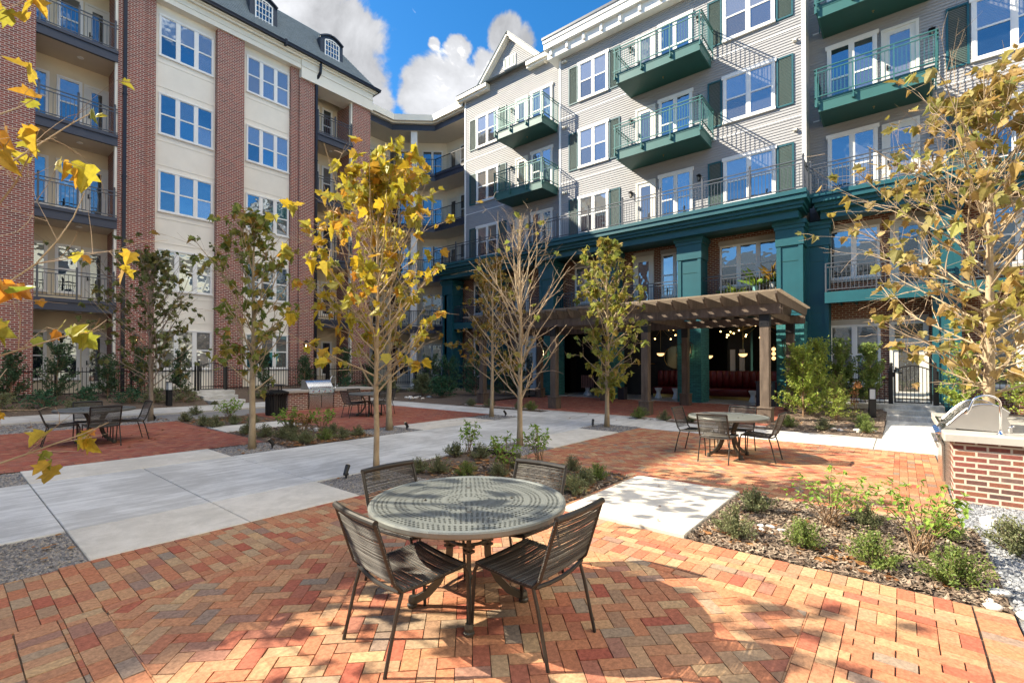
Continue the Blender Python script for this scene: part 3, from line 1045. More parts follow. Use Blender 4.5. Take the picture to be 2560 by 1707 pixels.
for Tt, s0, s1, zt in ((TM, *Y(13.35, 2.62), 17.05), (TLw, *Y(20.63, 13.35), 17.8), (TRt, *Y(2.62, -16), 17.05)):
    tb.T = Tt
    if Tt is not TRt:
        tb.box(s0 - .01, -.035, 7.3, s0 + .10, .02, zt)
    if Tt is TM:
        tb.box(s1 - .12, -.035, 7.3, s1 + .012, .02, zt)
    for z in (F4 - .15, F5 - .15):
        tb.box(s0 + .12, -.03, z, s1 - .13, .01, z + .045)
tb.build('corner_board', M['trim_white'], B3)
# cornice of the tall sections
cn = MB()
for X0, y0, y1 in ((XM, 2.2, 13.8), (XR, -16, 2.2)):
    cn.box(X0 - .42, y0, 17.06, X0 + 1, y1, 17.12)
    cn.box(X0 - .42, y0, 17.12, X0 + 1, y1, 17.5)
    cn.box(X0 - .62, y0, 17.5, X0 + 1, y1 + .1, 17.8)
    cn.box(X0 - .66, y0, 17.8, X0 + 1, y1 + .14, 17.98)
    cn.box(X0 - .70, y0, 17.98, X0 + 1, y1 + .18, 18.1, 1)
    q = y1 - .25
    while q > y0:
        cn.box(X0 - .52, q - .06, 17.18, X0 - .42, q + .06, 17.46)
        q -= .95
cn.build('cornice', [M['trim_white'], M['rail_grey']], B3)
gb = MB()
RX0 = 20.25
pk, lf, rt = (17.02, 20.32), (19.50, 17.86), (14.48, 17.84)
for a, b in ((pk, lf), (pk, rt)):
    gb.beam((RX0 + .1, a[0], a[1] - .06), (RX0 + .1, b[0], b[1] - .06), .24, .2)
    gb.beam((RX0 + .2, a[0], a[1] - .2), (RX0 + .2, b[0], b[1] - .2), .24, .12)
for y0, y1 in ((18.55, 21.0), (13.4, 15.62)):
    gb.box(20.15, y0, 17.78, 21, y1, 18.02)
    gb.box(20.25, y0, 17.66, 21, y1, 17.78)
gb.build('gable_trim', M['trim_cream'], B3)
gr = MB()
for a, b in ((pk, lf), (pk, rt)):
    gr.poly([(RX0 - .05, a[0], a[1] + .06), (RX0 - .05, b[0], b[1] + .06), (25, b[0], b[1] + .06), (25, a[0], a[1] + .06)])
    gr.poly([(RX0 - .05, a[0], a[1] + .06), (RX0 - .05, b[0], b[1] + .06), (RX0 - .05, b[0], b[1]), (RX0 - .05, a[0], a[1])])
gr.poly([(20.12, 13.38, 18.03), (20.12, 21.02, 18.03), (24.5, 21.02, 19.6), (24.5, 13.38, 19.6)])
gr.poly([(24.5, 21.02, 18.03), (20.12, 21.02, 18.03), (24.5, 21.02, 19.6)])
gr.build('gable_roof', M['shingle'], B3)
vt = MB(TLw)
for i in range(3):
    s = -17.47 + i * .30
    vt.box(s, -.06, 18.42, s + .27, .01, 19.08)
    vt.box(s + .05, -.065, 18.48, s + .22, -.06, 19.02, 1)
vt.build('gable_vent', [M['trim_white'], M['shutter']], B3)


def shutter(Tt, y0, y1, z0, z1):
    s0, s1 = Y(y0, y1)
    m_ = MB(Tt)
    e = .06
    m_.box(s0, -.055, z0, s0 + e, -.003, z1)
    m_.box(s1 - e, -.055, z0, s1, -.003, z1)
    m_.box(s0 + e, -.055, z0, s1 - e, -.003, z0 + e)
    m_.box(s0 + e, -.055, z1 - e, s1 - e, -.003, z1)
    n = 34
    for i in range(n):
        a = z0 + e + (z1 - z0 - 2 * e) * i / n
        b = z0 + e + (z1 - z0 - 2 * e) * (i + .8) / n
        m_.poly([(s0 + e, -.045, a), (s1 - e, -.045, a), (s1 - e, -.022, b), (s0 + e, -.022, b)], 1)
    m_.build('shutter', [M['teal'], M['shutter']], B3)


GW = {F3: ('glass', 'glass_blind'), F4: ('glass_dark', 'glass_blind'), F5: ('glass_dark', 'glass_blind')}
for zf in (F3, F4, F5):
    kw = dict(cas=.1, head=.14, mul=.11, sill=.1, d=-.028)
    a, b = zf + .46, zf + 2.16
    window(B3, TM, *Y(5.36, 3.70), a, b, 2, GW[zf], **kw)
    shutter(TM, 6.06, 5.50, a - .1, b + .08)
    shutter(TM, 3.56, 3.0, a - .1, b + .08)
    window(B3, TM, *Y(12.1, 10.67), a, b, 2, GW[zf], **kw)
    shutter(TM, 12.78, 12.24, a - .1, b + .08)
    shutter(TM, 10.53, 9.98, a - .1, b + .08)
    door(B3, TM, *Y(9.1, 8.36), zf, zf + 2.12, 'glass_dark', d=-.028)
    window(B3, TM, *Y(8.02, 6.78), zf + .12, b, 2, 'glass', **kw)
    window(B3, TLw, *Y(19.5, 17.98), a, b, 2, GW[zf], **kw)
    shutter(TLw, 20.2, 19.64, a - .1, b + .08)
    shutter(TLw, 17.84, 17.28, a - .1, b + .08)
    door(B3, TLw, *Y(16.5, 15.8), zf, zf + 2.12, 'glass_dark', d=-.028)
    window(B3, TLw, *Y(15.4, 14.2), zf + .12, b, 2, 'glass', **kw)
    window(B3, TRt, *Y(1.95, .68), zf + .12, b + .2, 2, ('glass_dark', 'glass'), **kw)
    door(B3, TRt, *Y(.38, -.45), zf, zf + 2.3, 'glass_blind', d=-.028)
    shutter(TRt, -1.2, -1.76, a - .1, b + .2)
    window(B3, TRt, *Y(-1.9, -3.6), a, b + .12, 2, ('glass', 'glass_blind'), **kw)
    shutter(TRt, -3.74, -4.3, a - .1, b + .2)
    window(B3, TRt, *Y(-6.5, -8.2), a, b + .12, 2, GW[zf], **kw)
    if zf != F3 or True:
        for Tt, y in ((TM, 9.42), (TM, 6.4), (TLw, 16.85), (TRt, -.86)):
            lantern(B3, Tt, -y, -.01, zf + 1.75, .62, False)
    for Tt, y in ((TM, 12.95), (TM, 13.1), (TM, 2.95)):
        v = MB(Tt)
        v.box(-y - .05, -.12, zf + 2.62, -y + .05, -.005, zf + 2.72)
        v.poly([(-y - .06, -.14, zf + 2.64), (-y + .06, -.14, zf + 2.64), (-y + .06, -.01, zf + 2.76), (-y - .06, -.01, zf + 2.76)])
        v.build('wall_vent', M['trim_cream'], B3)


def steel_balcony(Tt, dep, y0, y1, zf):
    s0, s1 = Y(y0, y1)
    sl = MB(Tt)
    sl.box(s0, -dep, zf - .42, s1, -.005, zf - .10)
    sl.box(s0 - .012, -dep - .012, zf - .10, s1 + .012, -.005, zf - .055)
    sl.box(s0 - .02, -dep - .02, zf - .05, s1 + .02, -.005, zf)
    sl.poly([(s0 + .05, -dep + .05, zf - .424), (s0 + .05, -.05, zf - .424), (s1 - .05, -.05, zf - .424), (s1 - .05, -dep + .05, zf - .424)], 1)
    so = sl.build('balcony', [M['balc'], M['teal_dark']], B3)
    rm = MB(Tt)
    e = .09
    A, B_, C, D_ = (s0 - e, -.03), (s0 - e, -dep - e), (s1 + e, -dep - e), (s1 + e, -.03)
    railing(rm, A, B_, zf - .02, 1.06, (.06, .93), .105, .035, False, drop=.2)
    railing(rm, B_, C, zf - .02, 1.06, (.015, .34, .67, .985), .105, .035, False, drop=.26)
    railing(rm, C, D_, zf - .02, 1.06, (.07, .94), .105, .035, False, drop=.2)
    for q in (.015, .34, .67, .985):
        x = s0 - e + (s1 - s0 + 2 * e) * q
        rm.box(x - .05, -dep - .07, zf - .26, x + .05, -dep - .012, zf - .14)
    rm.build('railing', M['rail_teal'], so)
    sp_ = MB(Tt)
    sp_.lathe([(.012, 0), (.012, .06), (.035, .065), (.035, .075)][::-1], ((s0 + s1) / 2, -dep * .45, zf - .5), 8)
    sp_.build('sprinkler', M['brass'], so)


for zf in (F4, F5):
    steel_balcony(TM, 1.45, 9.45, 5.92, zf)
    steel_balcony(TLw, 1.4, 16.85, 13.8, zf)
    steel_balcony(TRt, 1.4, 2.18, -.85, zf)

# deck ledge over the columned base
lg = MB()
for X0, y0, y1, Xw in ((18.5, 2.42, 14.3, XM), (19.0, 14.3, 21.95, XL), (19.35, -16, 2.42, XR)):
    lg.box(X0, y0, 7.41, Xw, y1, 7.55)
    lg.box(X0 + .05, y0 + .0, 7.24, Xw, y1 - .04, 7.39)
    lg.box(X0 + .2, y0 + .1, 7.10, Xw, y1 - .1, 7.405)
    lg.box(X0 + .28, y0 + .16, 7.0, Xw, y1 - .16, 7.10)
    lg.box(X0 + .45, y0 + .3, 6.72, X0 + 1.0, y1 - .25, 7.0, 0)
    lg.box(X0 + .4, y0 + .3, 6.96, Xw, y1 - .25, 7.04, 1)
    lg.box(X0 + 1.0, y0 + .3, 6.86, Xw + .9, y1 - .25, 6.97, 1)
lo = lg.build('deck_ledge', [M['teal'], M['teal_dark']], B3)
for X0, y0, y1, ends in ((18.62, 14.18, 2.52, (True, True)), (19.12, 21.85, 14.2, (True, False)), (19.5, 2.42, -16, (False, False))):
    rm = MB()
    n = max(2, int(abs(y1 - y0) / 1.62))
    railing(rm, (X0, y0), (X0, y1), 7.55, 1.02, [i / n for i in range(n + 1)], .115, .06)
    if ends[0]:
        railing(rm, (X0, y0), (X0 + 1.3, y0), 7.55, 1.02, (.5, 1), .115, .06)
    if ends[1]:
        railing(rm, (X0, y1), (X0 + .85, y1), 7.55, 1.02, (1,), .115, .06)
    rm.build('deck_railing', M['rail_grey'], B3)


def column(X0, y0, y1, dep=.9, z0=0.0, brick_to=0.0):
    c = MB()
    c.box(X0, y0, z0, X0 + dep, y1, 6.72)
    for z in (1.2, 3.45, 5.3):
        c.box(X0 - .012, y0 - .012, z, X0 + dep * .9, y1 + .012, z + .012, 1)
    f = .11
    for a, b in ((y0, y0 + f), (y1 - f, y1)):
        c.box(X0 - .035, a - (.03 if a == y0 else 0), z0, X0, b + (.03 if b == y1 else 0), 5.85)
    for a, b in ((X0, X0 + f), (X0 + dep - f - .1, X0 + dep - .1)):
        c.box(a, y0 - .035, z0, b, y0, 5.85)
        c.box(a, y1, z0, b, y1 + .035, 5.85)
    c.box(X0 - .06, y0 - .06, 5.86, X0 + dep - .05, y1 + .06, 6.45)
    c.box(X0 - .10, y0 - .10, 6.45, X0 + dep - .05, y1 + .10, 6.58)
    c.box(X0 - .15, y0 - .15, 6.58, X0 + dep - .05, y1 + .15, 6.72)
    c.build('column', [M['teal'], M['teal_dark']], B3)


for a, b in ((13.3, 14.1), (10.0, 10.7), (6.19, 7.06), (2.68, 3.45)):
    column(19.4, a, b)
column(19.9, 21.05, 21.85)
column(19.9, 17.4, 18.15)
column(20.15, 2.0, 2.66, .7)
column(20.15, -1.42, -.82, .7)
column(20.15, -5.2, -4.5, .7)
for a, b in ((13.26, 14.14), (9.96, 10.74), (6.15, 7.10), (2.63, 3.49)):   # glazed teal brick facing on the lounge piers
    tq = MB()
    tq.box(19.34, a, .06, 20.35, b, 3.15)
    tq.build('pier_facing', M['teal_brick'], B3)
# first floor loggia slabs and rails
for X0, y0, y1, Xw in ((19.75, 2.7, 13.9, 20.6), (20.0, 14.1, 21.6, 21.0), (19.7, -.82, 2.05, XR), (19.7, -4.6, -1.42, XR)):
    s_ = MB()
    s_.box(X0, y0, 3.74, X0 + .12, y1, 4.12)
    s_.box(X0 + .12, y0, 3.86, Xw, y1, 4.1, 1)
    q = y0 + .2
    while q < y1:
        s_.box(X0 + .12, q, 3.74, Xw, q + .05, 3.86, 1)
        q += .45
    so = s_.build('balcony', [M['teal'], M['teal_dark']], B3)
    rm = MB()
    n = max(2, int((y1 - y0) / 1.4))
    railing(rm, (X0 + .05, y1 - .03), (X0 + .05, y0 + .03), 4.12, 1.0, [i / n for i in range(n + 1)], .115, .045, False)
    rm.build('railing', M['rail_grey'], so)


def lintel(Tt, y0, y1, z):
    m_ = MB(Tt)
    s0, s1 = Y(y0, y1)
    m_.box(s0 - .1, -.025, z, s1 + .1, .005, z + .19)
    m_.build('lintel', M['kerb'], B3)


def stone_sill(Tt, y0, y1, z):
    m_ = MB(Tt)
    s0, s1 = Y(y0, y1)
    m_.box(s0 - .08, -.07, z - .09, s1 + .08, .005, z)
    m_.build('sill', M['kerb'], B3)


def loggia(Tt, items):
    for k, y0, y1, z0, z1, tr in items:
        s0, s1 = Y(y0, y1)
        if k == 'd':
            door(B3, Tt, s0, s1, z0, z1, 'glass_dark', transom=tr)
        else:
            window(B3, Tt, s0, s1, z0, z1, k, tr or 'glass', cas=.05, mul=.1)
            stone_sill(Tt, y0, y1, z0 - .065)
        lintel(Tt, y0, y1, z1 + (.10 if k == 'd' else .06))


loggia(TR(XR), [(2, 1.98, .60, 4.74, 6.46, ('glass_dark', 'glass')), ('d', .18, -.62, 4.12, 6.46, False),
                (2, 1.98, .60, .95, 2.98, 'glass_blind'), ('d', .22, -.62, .40, 2.98, True),
                (2, -2.1, -3.5, 4.74, 6.46, 'glass'), (2, -2.1, -3.5, .95, 2.98, 'glass_blind'), ('d', -3.75, -4.4, 4.12, 6.46, False)])
loggia(TR(20.6), [(3, 5.72, 3.66, 4.80, 6.42, ('glass_dark', 'glass')), (2, 8.2, 7.1, 4.65, 6.46, 'glass_blind'), ('d', 9.5, 8.7, 4.12, 6.46, False),
                  (2, 12.7, 11.55, 4.70, 6.46, 'glass_blind'), ('d', 11.35, 10.85, 4.12, 6.46, False)])
loggia(TR(21.0), [('d', 16.35, 15.6, .2, 3.0, True), (2, 20.2, 19.0, 4.7, 6.42, 'glass'), ('d', 16.9, 16.1, 4.12, 6.42, False), (2, 20.2, 19.2, .9, 2.95, 'glass')])
for y in (3.06, 6.62, 10.35, 13.7):
    lantern(B3, TR(19.34), -y, 0, 2.2, 1.5)

# ---------------------------------------------------------------- lounge behind the pergola
LX = 27.5
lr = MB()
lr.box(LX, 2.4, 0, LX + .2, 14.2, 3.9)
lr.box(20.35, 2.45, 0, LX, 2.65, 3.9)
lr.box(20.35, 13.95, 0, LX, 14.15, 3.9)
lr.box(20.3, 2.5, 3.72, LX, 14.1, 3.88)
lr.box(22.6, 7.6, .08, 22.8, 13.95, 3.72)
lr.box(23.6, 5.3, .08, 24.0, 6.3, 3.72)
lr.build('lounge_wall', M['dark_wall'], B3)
lf_ = MB()
lf_.box(19.3, 2.5, -.05, LX, 14.1, .085)
lf_.build('lounge_floor', M['lounge_floor'], B3)
bt_ = MB()
bt_.box(22.56, 9.4, 1.62, 22.6, 13.4, 1.66)
bt_.box(22.56, 3.4, 1.35, 22.6, 3.44, 1.4)
bt_.build('brass_rail', M['brass'], B3)
od = MB()                                    # glazed lounge back door to the pool side; daylight put in as pane glow
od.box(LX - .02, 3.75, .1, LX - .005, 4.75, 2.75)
od.build('back_door_glow_pane', emit_mat('daylight_glow_green', (.25, .55, .40), .9), B3)
tl_ = MB()
for y in (6.75, 7.15):
    tl_.box(23.55, y - 1.2, .9, 23.6, y - .98, 2.3)
tl_.build('wall_panel', M['stool'], B3)

# ================================================================== GROUND
def clip_rect(P, x0, y0, x1, y1):
    for ax, lim, sgn in ((0, x0, 1), (0, x1, -1), (1, y0, 1), (1, y1, -1)):
        out = []
        for i in range(len(P)):
            a, b = P[i - 1], P[i]
            da, db = (a[ax] - lim) * sgn, (b[ax] - lim) * sgn
            if (da >= 0) != (db >= 0):
                t = da / (da - db)
                out.append((a[0] + (b[0] - a[0]) * t, a[1] + (b[1] - a[1]) * t))
            if db >= 0:
                out.append(b)
        P = out
        if len(P) < 3:
            return []
    return P


def area(P):
    return abs(sum(P[i - 1][0] * P[i][1] - P[i][0] * P[i - 1][1] for i in range(len(P)))) / 2


def put_brick(mb, P, zf, near, rnd):
    if len(P) < 3 or area(P) < .0012:
        return
    cx, cy = sum(p[0] for p in P) / len(P), sum(p[1] for p in P) / len(P)
    g = rnd.uniform(.0028, .0048)
    dz, tx, ty = rnd.uniform(-.0016, .0016), rnd.uniform(-.012, .012), rnd.uniform(-.012, .012)

    def ins(p, k):
        dx, dy = cx - p[0], cy - p[1]
        l = math.hypot(dx, dy) or 1
        return (p[0] + dx / l * k, p[1] + dy / l * k)
    top = []
    for p in P:
        x, y = ins(p, g * 1.3)
        top.append((x, y, zf(x, y) + dz + (x - cx) * tx + (y - cy) * ty))
    n = len(P)
    if near:
        rim = []
        for p, t_ in zip(P, top):
            x, y = ins(p, g)
            rim.append((x, y, t_[2] - .003))
        bot = [(x, y, z - .016) for x, y, z in rim]
        fs = [tuple(range(n))]
        for k in (0, n):
            for i in range(n):
                j = (i + 1) % n
                fs.append((k + j, k + i, k + n + i, k + n + j))
        mb.add(top + rim + bot, fs)
    else:
        mb.add(top, [tuple(range(n))])


def pave(mb, x0, y0, x1, y1, pat, zf=None, near=False, W_=.096, seed=1):
    zf = zf or (lambda x, y: 0.0)
    rnd = random.Random(seed + int(x0 * 100) + int(y0 * 77))
    Lb = 2 * W_
    if pat == 'herring':
        cx, cy = (x0 + x1) / 2, (y0 + y1) / 2
        r = math.hypot(x1 - x0, y1 - y0) / 2 + .5
        N = int(r / W_) + 4
        c = math.sqrt(.5)
        for m_ in range(-N, N):
            for n in range(-2 * N, 2 * N):
                for hv in (0, 1):
                    u, v = (n + 4 * m_, n) if hv == 0 else (n + 2 + 4 * m_, n - 1)
                    if abs(u) > N * 1.5 or abs(v) > N * 1.5:
                        continue
                    a, b = (2, 1) if hv == 0 else (1, 2)
                    Q = [(u, v), (u + a, v), (u + a, v + b), (u, v + b)]
                    P = [(cx + (p - q) * W_ * c, cy + (p + q) * W_ * c) for p, q in Q]
                    if max(p[0] for p in P) < x0 or min(p[0] for p in P) > x1 or max(p[1] for p in P) < y0 or min(p[1] for p in P) > y1:
                        continue
                    put_brick(mb, clip_rect(P, x0, y0, x1, y1), zf, near, rnd)
        return
    rows = {'runX': ('x', Lb, W_, .5), 'runY': ('y', Lb, W_, .5), 'headX': ('x', Lb, W_, 0), 'headY': ('y', Lb, W_, 0), 'stackX': ('x', Lb, W_, 0)}[pat]
    ax, l, wd, off = rows
    if ax == 'x':
        nr, nc = int(math.ceil((y1 - y0) / wd - 1e-6)), int((x1 - x0) / l) + 2
        for i in range(nr):
            for j in range(-1, nc):
                a = x0 + j * l + (off * l if i % 2 else 0)
                b = y0 + i * wd
                put_brick(mb, clip_rect([(a, b), (a + l, b), (a + l, b + wd), (a, b + wd)], x0, y0, x1, y1), zf, near, rnd)
    else:
        nr, nc = int(math.ceil((x1 - x0) / wd - 1e-6)), int((y1 - y0) / l) + 2
        for i in range(nr):
            for j in range(-1, nc):
                a = x0 + i * wd
                b = y0 + j * l + (off * l if i % 2 else 0)
                put_brick(mb, clip_rect([(a, b), (a + wd, b), (a + wd, b + l), (a, b + l)], x0, y0, x1, y1), zf, near, rnd)


def struct(o):
    return tag(o, kind='structure')


gd = MB()
gd.box(-150, -150, -.5, 250, 250, -.09)
struct(gd.build('ground', M['soil']))
# --- clay paving
nb_ = MB()
pave(nb_, .72, .48, 3.6, 4.0, 'herring', near=True)
pave(nb_, -1.2, .28, 3.6, .48, 'runX', near=True)
pave(nb_, 3.6, -.35, 3.7, 4.1, 'runY', near=True)
pave(nb_, 3.7, -.35, 3.9, 5.13, 'headX', near=True)
pave(nb_, 3.9, -.35, 4.2, 5.13, 'runY', near=True)
pave(nb_, 4.2, -.35, 4.4, 5.13, 'headX', near=True)
pave(nb_, .52, 4.0, 3.6, 4.1, 'runX', near=True)
pave(nb_, .62, 4.1, 3.7, 5.13, 'runY', near=True)
pave(nb_, .52, .48, .72, 4.0, 'runY', near=True)
pave(nb_, -2.0, .48, .52, 4.1, 'stackX', near=True)
pave(nb_, -1.4, 4.1, .62, 5.08, 'runY', near=True)
pave(nb_, -.5, -.35, 3.6, .28, 'runY', near=True)
pave(nb_, 2.0, -.55, 4.4, -.35, 'headY', near=True)
struct(nb_.build('brick_patio', M['paver']))
rb_ = MB()
pave(rb_, 7.08, .1, 10.6, 4.45, 'herring', near=True, seed=5)
pave(rb_, 6.38, -.45, 6.58, 5.15, 'headX', near=True)
pave(rb_, 6.58, -.45, 6.88, 5.15, 'runY', near=True)
pave(rb_, 6.88, .1, 7.08, 4.45, 'headX', near=True)
pave(rb_, 6.88, -.45, 7.62, .1, 'runX', near=True)
pave(rb_, 7.62, -.45, 11.3, .1, 'runX', near=True)
pave(rb_, 6.88, 4.45, 11.3, 4.65, 'headY', near=True)
pave(rb_, 6.88, 4.65, 11.3, 4.95, 'runX', near=True)
pave(rb_, 6.88, 4.95, 11.3, 5.15, 'headY', near=True)
pave(rb_, 10.6, .1, 10.8, 4.45, 'headX', near=True)
pave(rb_, 10.8, .1, 11.1, 4.45, 'runY', near=True)
pave(rb_, 11.1, .1, 11.3, 4.45, 'headX', near=True)
pave(rb_, 4.4, 2.92, 6.38, 3.0, 'runX', near=True)
struct(rb_.build('brick_patio', M['paver']))
lp_ = MB()
pave(lp_, -5, 10.45, 4.1, 15.3, 'herring', seed=8)
pave(lp_, -5, 10.22, 4.35, 10.45, 'headY')
pave(lp_, 4.1, 10.45, 4.35, 15.3, 'headX')
pave(lp_, -5, 15.3, 4.35, 15.9, 'runX')
pave(lp_, 6.4, 10.55, 11.1, 16.4, 'herring', seed=9)
pave(lp_, 6.4, 10.27, 11.4, 10.55, 'headY')
pave(lp_, 11.1, 10.55, 11.4, 16.4, 'headX')
struct(lp_.build('brick_patio', M['paver_red']))
zp = lambda x, y: max(0, (x - 13.4)) * .0135
pp_ = MB()
pave(pp_, 13.65, 2.7, 19.3, 13.6, 'herring', zp, seed=4)
struct(pp_.build('brick_patio', M['paver_red']))
jb = MB()
for x0, y0, x1, y1 in ((-2.2, -.55, 4.4, 5.14), (6.38, -.45, 11.3, 5.16), (4.4, 2.91, 6.38, 3.01), (-5, 10.2, 4.36, 15.92), (6.38, 10.26, 11.42, 16.45)):
    jb.box(x0, y0, -.08, x1, y1, -.012)
jb.add([(13.6, 2.65, -.014), (19.3, 2.65, .065), (19.3, 13.65, .065), (13.6, 13.65, -.014)], [(0, 1, 2, 3)])
struct(jb.build('paving_bed', M['joint']))
# --- concrete walks and pads
xs = [-9, -5.6, -2.4, .81, 2.05, 3.32, 5.35, 7.56, 8.9, 10.28]
wk = MB()
for a, b in zip(xs[:-1], xs[1:]):
    wk.bbox(a + .005, 6.215, -.085, b - .005, 9.06, 0, .006)
wk.bbox(10.285, 6.3, -.085, 11.48, 9.06, 0, .006)
for y0, y1 in ((-1.0, .42), (.42, 2.6), (2.6, 5.15)):
    wk.bbox(11.34, y0 + .005, -.085, 13.0, y1 - .005, .0, .006)
for y0, y1 in ((5.15, 7.6), (7.6, 9.4)):
    wk.bbox(11.49, y0 + .005, -.085, 13.6, y1 - .005, .0, .006)
for y0, y1 in ((9.4, 12.6), (12.6, 15.6), (15.6, 18.5)):
    wk.bbox(11.45, y0 + .005, -.085, 12.95, y1 - .005, .0, .006)
x = -9
while x < 14:
    wk.bbox(x + .005, 18.45, -.085, x + 2.39, 20.9, .02, .006)
    x += 2.4
for x0, x1 in ((13.0, 15.2), (15.2, 17.3)):
    wk.bbox(x0 + .005, -.95, -.085, x1 - .005, .33, .012, .006)
struct(wk.build('concrete_walk', M['concrete']))
pd = MB()
for x0, y0, x1, y1 in ((.81, 5.14, 2.05, 6.205), (2.05, 5.14, 3.32, 6.205), (7.58, 5.18, 10.28, 6.205), (.81, 9.07, 3.3, 10.2), (7.6, 9.07, 10.24, 10.25), (4.4, 12.42, 6.3, 13.68)):
    pd.bbox(x0 + .004, y0 + .004, -.085, x1 - .004, y1 - .004, .002, .006)
pd.bbox(4.42, 1.56, -.085, 6.36, 2.9, .03, .008)
struct(pd.build('concrete_pad', M['concrete_pad']))
kb = MB()
kb.box(-9, 18.33, -.085, 14, 18.45, .03)
kb.box(13.5, 2.66, -.085, 13.65, 13.6, .01)
struct(kb.build('kerb', M['kerb']))
st = MB()
for i, (y0, y1, z) in enumerate(((20.95, 21.7, .17), (21.7, 22.3, .33), (22.3, 24.2, .50))):
    st.bbox(6.9 - .05 * i, y0, -.08, 8.15 + (.1 if i == 2 else 0), y1 - .003, z, .012)
for x0, x1, z in ((17.3, 17.75, .15), (17.753, 18.2, .28), (18.203, 20.95, .40)):
    st.bbox(x0, -.95, -.08, x1, .42 if x0 < 18 else 2.0, z, .012)
struct(st.build('entry_steps', M['concrete']))
# --- planting beds (mulch) and gravel pits
bd = MB()


def bed(x0, y0, x1, y1, zf, nx=14, ny=14, amp=.022, seed=3):
    rnd = random.Random(seed)
    pts = []
    for j in range(ny + 1):
        for i in range(nx + 1):
            x, y = x0 + (x1 - x0) * i / nx, y0 + (y1 - y0) * j / ny
            e = 0 if i in (0, nx) or j in (0, ny) else 1
            pts.append((x, y, zf(x, y) + e * (rnd.uniform(-.3, 1) * amp)))
    bd.add(pts, [(j * (nx + 1) + i, j * (nx + 1) + i + 1, (j + 1) * (nx + 1) + i + 1, (j + 1) * (nx + 1) + i) for j in range(ny) for i in range(nx)])


fl = lambda z: (lambda x, y: z)
zl = lambda x, y: .0 + max(0, min(1, (y - 20.9) / 2.1)) * .50
zr = lambda x, y: max(0, (x - 13.0)) * .045
bed(4.4, -.55, 6.38, 1.55, fl(-.012), 24, 24)
bed(4.42, 2.98, 6.38, 6.2, fl(-.012), 24, 30)
bed(4.36, 9.07, 6.38, 12.42, fl(-.012), 20, 30)
bed(4.36, 13.68, 6.38, 16.2, fl(-.012), 20, 20)
bed(-14, 20.9, 6.85, 24, zl, 60, 14)
bed(8.2, 20.9, 16, 25.5, zl, 40, 14)
bed(13.0, .33, 18.6, 2.68, zr, 30, 20)
bed(12.95, 13.62, 19.8, 20.9, lambda x, y: max(0, (x - 13)) * .03, 30, 30)
bed(13.0, -8, 18.6, -.95, zr, 30, 30)
bed(12.96, 9.4, 13.5, 13.62, fl(-.01), 6, 30)
bed(13.0, 2.68, 13.5, 6.4, fl(-.01), 6, 30)
struct(bd.build('planting_bed', M['mulch'], smooth=True))
gv = MB()
PITS = [(-1.6, 5.1, .81, 6.21), (3.32, 5.14, 4.42, 6.21), (6.38, 5.14, 7.58, 6.21), (10.28, 5.16, 11.49, 6.3), (-1.6, 9.06, .81, 10.2),
        (3.3, 9.06, 4.36, 10.22), (6.38, 9.06, 7.6, 10.26), (10.24, 9.06, 11.45, 10.26), (-5, 15.92, 4.36, 18.33), (6.4, 16.4, 8.0, 18.4), (4.36, 16.2, 6.4, 18.33)]
for x0, y0, x1, y1 in PITS:
    gv.box(x0, y0, -.085, x1, y1, -.02)
struct(gv.build('gravel_base', M['gravel_base']))
gv2 = MB()
gv2.box(6.4, -8, -.085, 13.0, -.455, -.02)
gv2.box(-.6, -6, -.085, 6.4, -.56, -.02)
struct(gv2.build('gravel_base', M['gravel_base']))


def pebbles(mb, x0, y0, x1, y1, n, s0, s1, z=-.02, seed=1):
    rnd = random.Random(seed)
    for _ in range(n):
        x, y = rnd.uniform(x0, x1), rnd.uniform(y0, y1)
        s = rnd.uniform(s0, s1)
        a = rnd.uniform(0, 6.28)
        c, q = math.cos(a), math.sin(a)
        ex, ey, ez = s * rnd.uniform(.7, 1.3), s * rnd.uniform(.6, 1), s * rnd.uniform(.4, .75)
        zc = z + rnd.uniform(.2, .9) * ez
        loc = [(ex, 0, 0), (ex * .3, ey, 0), (-ex * .8, ey * .6, 0), (-ex * .9, -ey * .5, 0), (ex * .2, -ey, 0), (ex * .25, ey * .3, ez), (-ex * .4, -ey * .1, ez * .9), (ex * .3, -ey * .5, ez * .8)]
        mb.add([(x + px * c - py * q, y + px * q + py * c, zc + pz) for px, py, pz in loc],
               [(5, 6, 7), (0, 1, 5), (1, 2, 6, 5), (2, 3, 6), (3, 4, 7, 6), (4, 0, 5, 7)])


pb = MB()
pebbles(pb, .0, 5.1, .8, 6.2, 3200, .008, .016, seed=2)
pebbles(pb, 3.33, 5.15, 4.41, 6.2, 3000, .008, .017, seed=3)
pebbles(pb, 6.4, 5.16, 7.56, 6.2, 1800, .011, .02, seed=4)
pebbles(pb, 10.3, 5.2, 11.46, 6.28, 900, .015, .024, seed=5)
pebbles(pb, .3, 9.07, .8, 10.2, 700, .011, .02, seed=6)
pebbles(pb, 3.31, 9.08, 4.35, 10.2, 1100, .012, .022, seed=7)
pebbles(pb, 6.4, 9.08, 7.58, 10.24, 900, .014, .024, seed=8)
pebbles(pb, 10.26, 9.08, 11.43, 10.24, 700, .016, .026, seed=9)
pebbles(pb, .8, 15.95, 4.35, 18.3, 2600, .018, .03, seed=10)
tag(pb.build('gravel', M['pebble']), 'grey brown gravel filling the square tree pits and edges beside the concrete walk', 'gravel', kind='stuff')
pb = MB()
pebbles(pb, 6.4, -1.6, 7.66, -.46, 4200, .010, .018, seed=12)
pebbles(pb, 3.6, -1.2, 6.3, -.58, 2600, .012, .026, seed=13)
pebbles(pb, 7.66, -.46, 8.3, -.36, 100, .010, .018, seed=14)
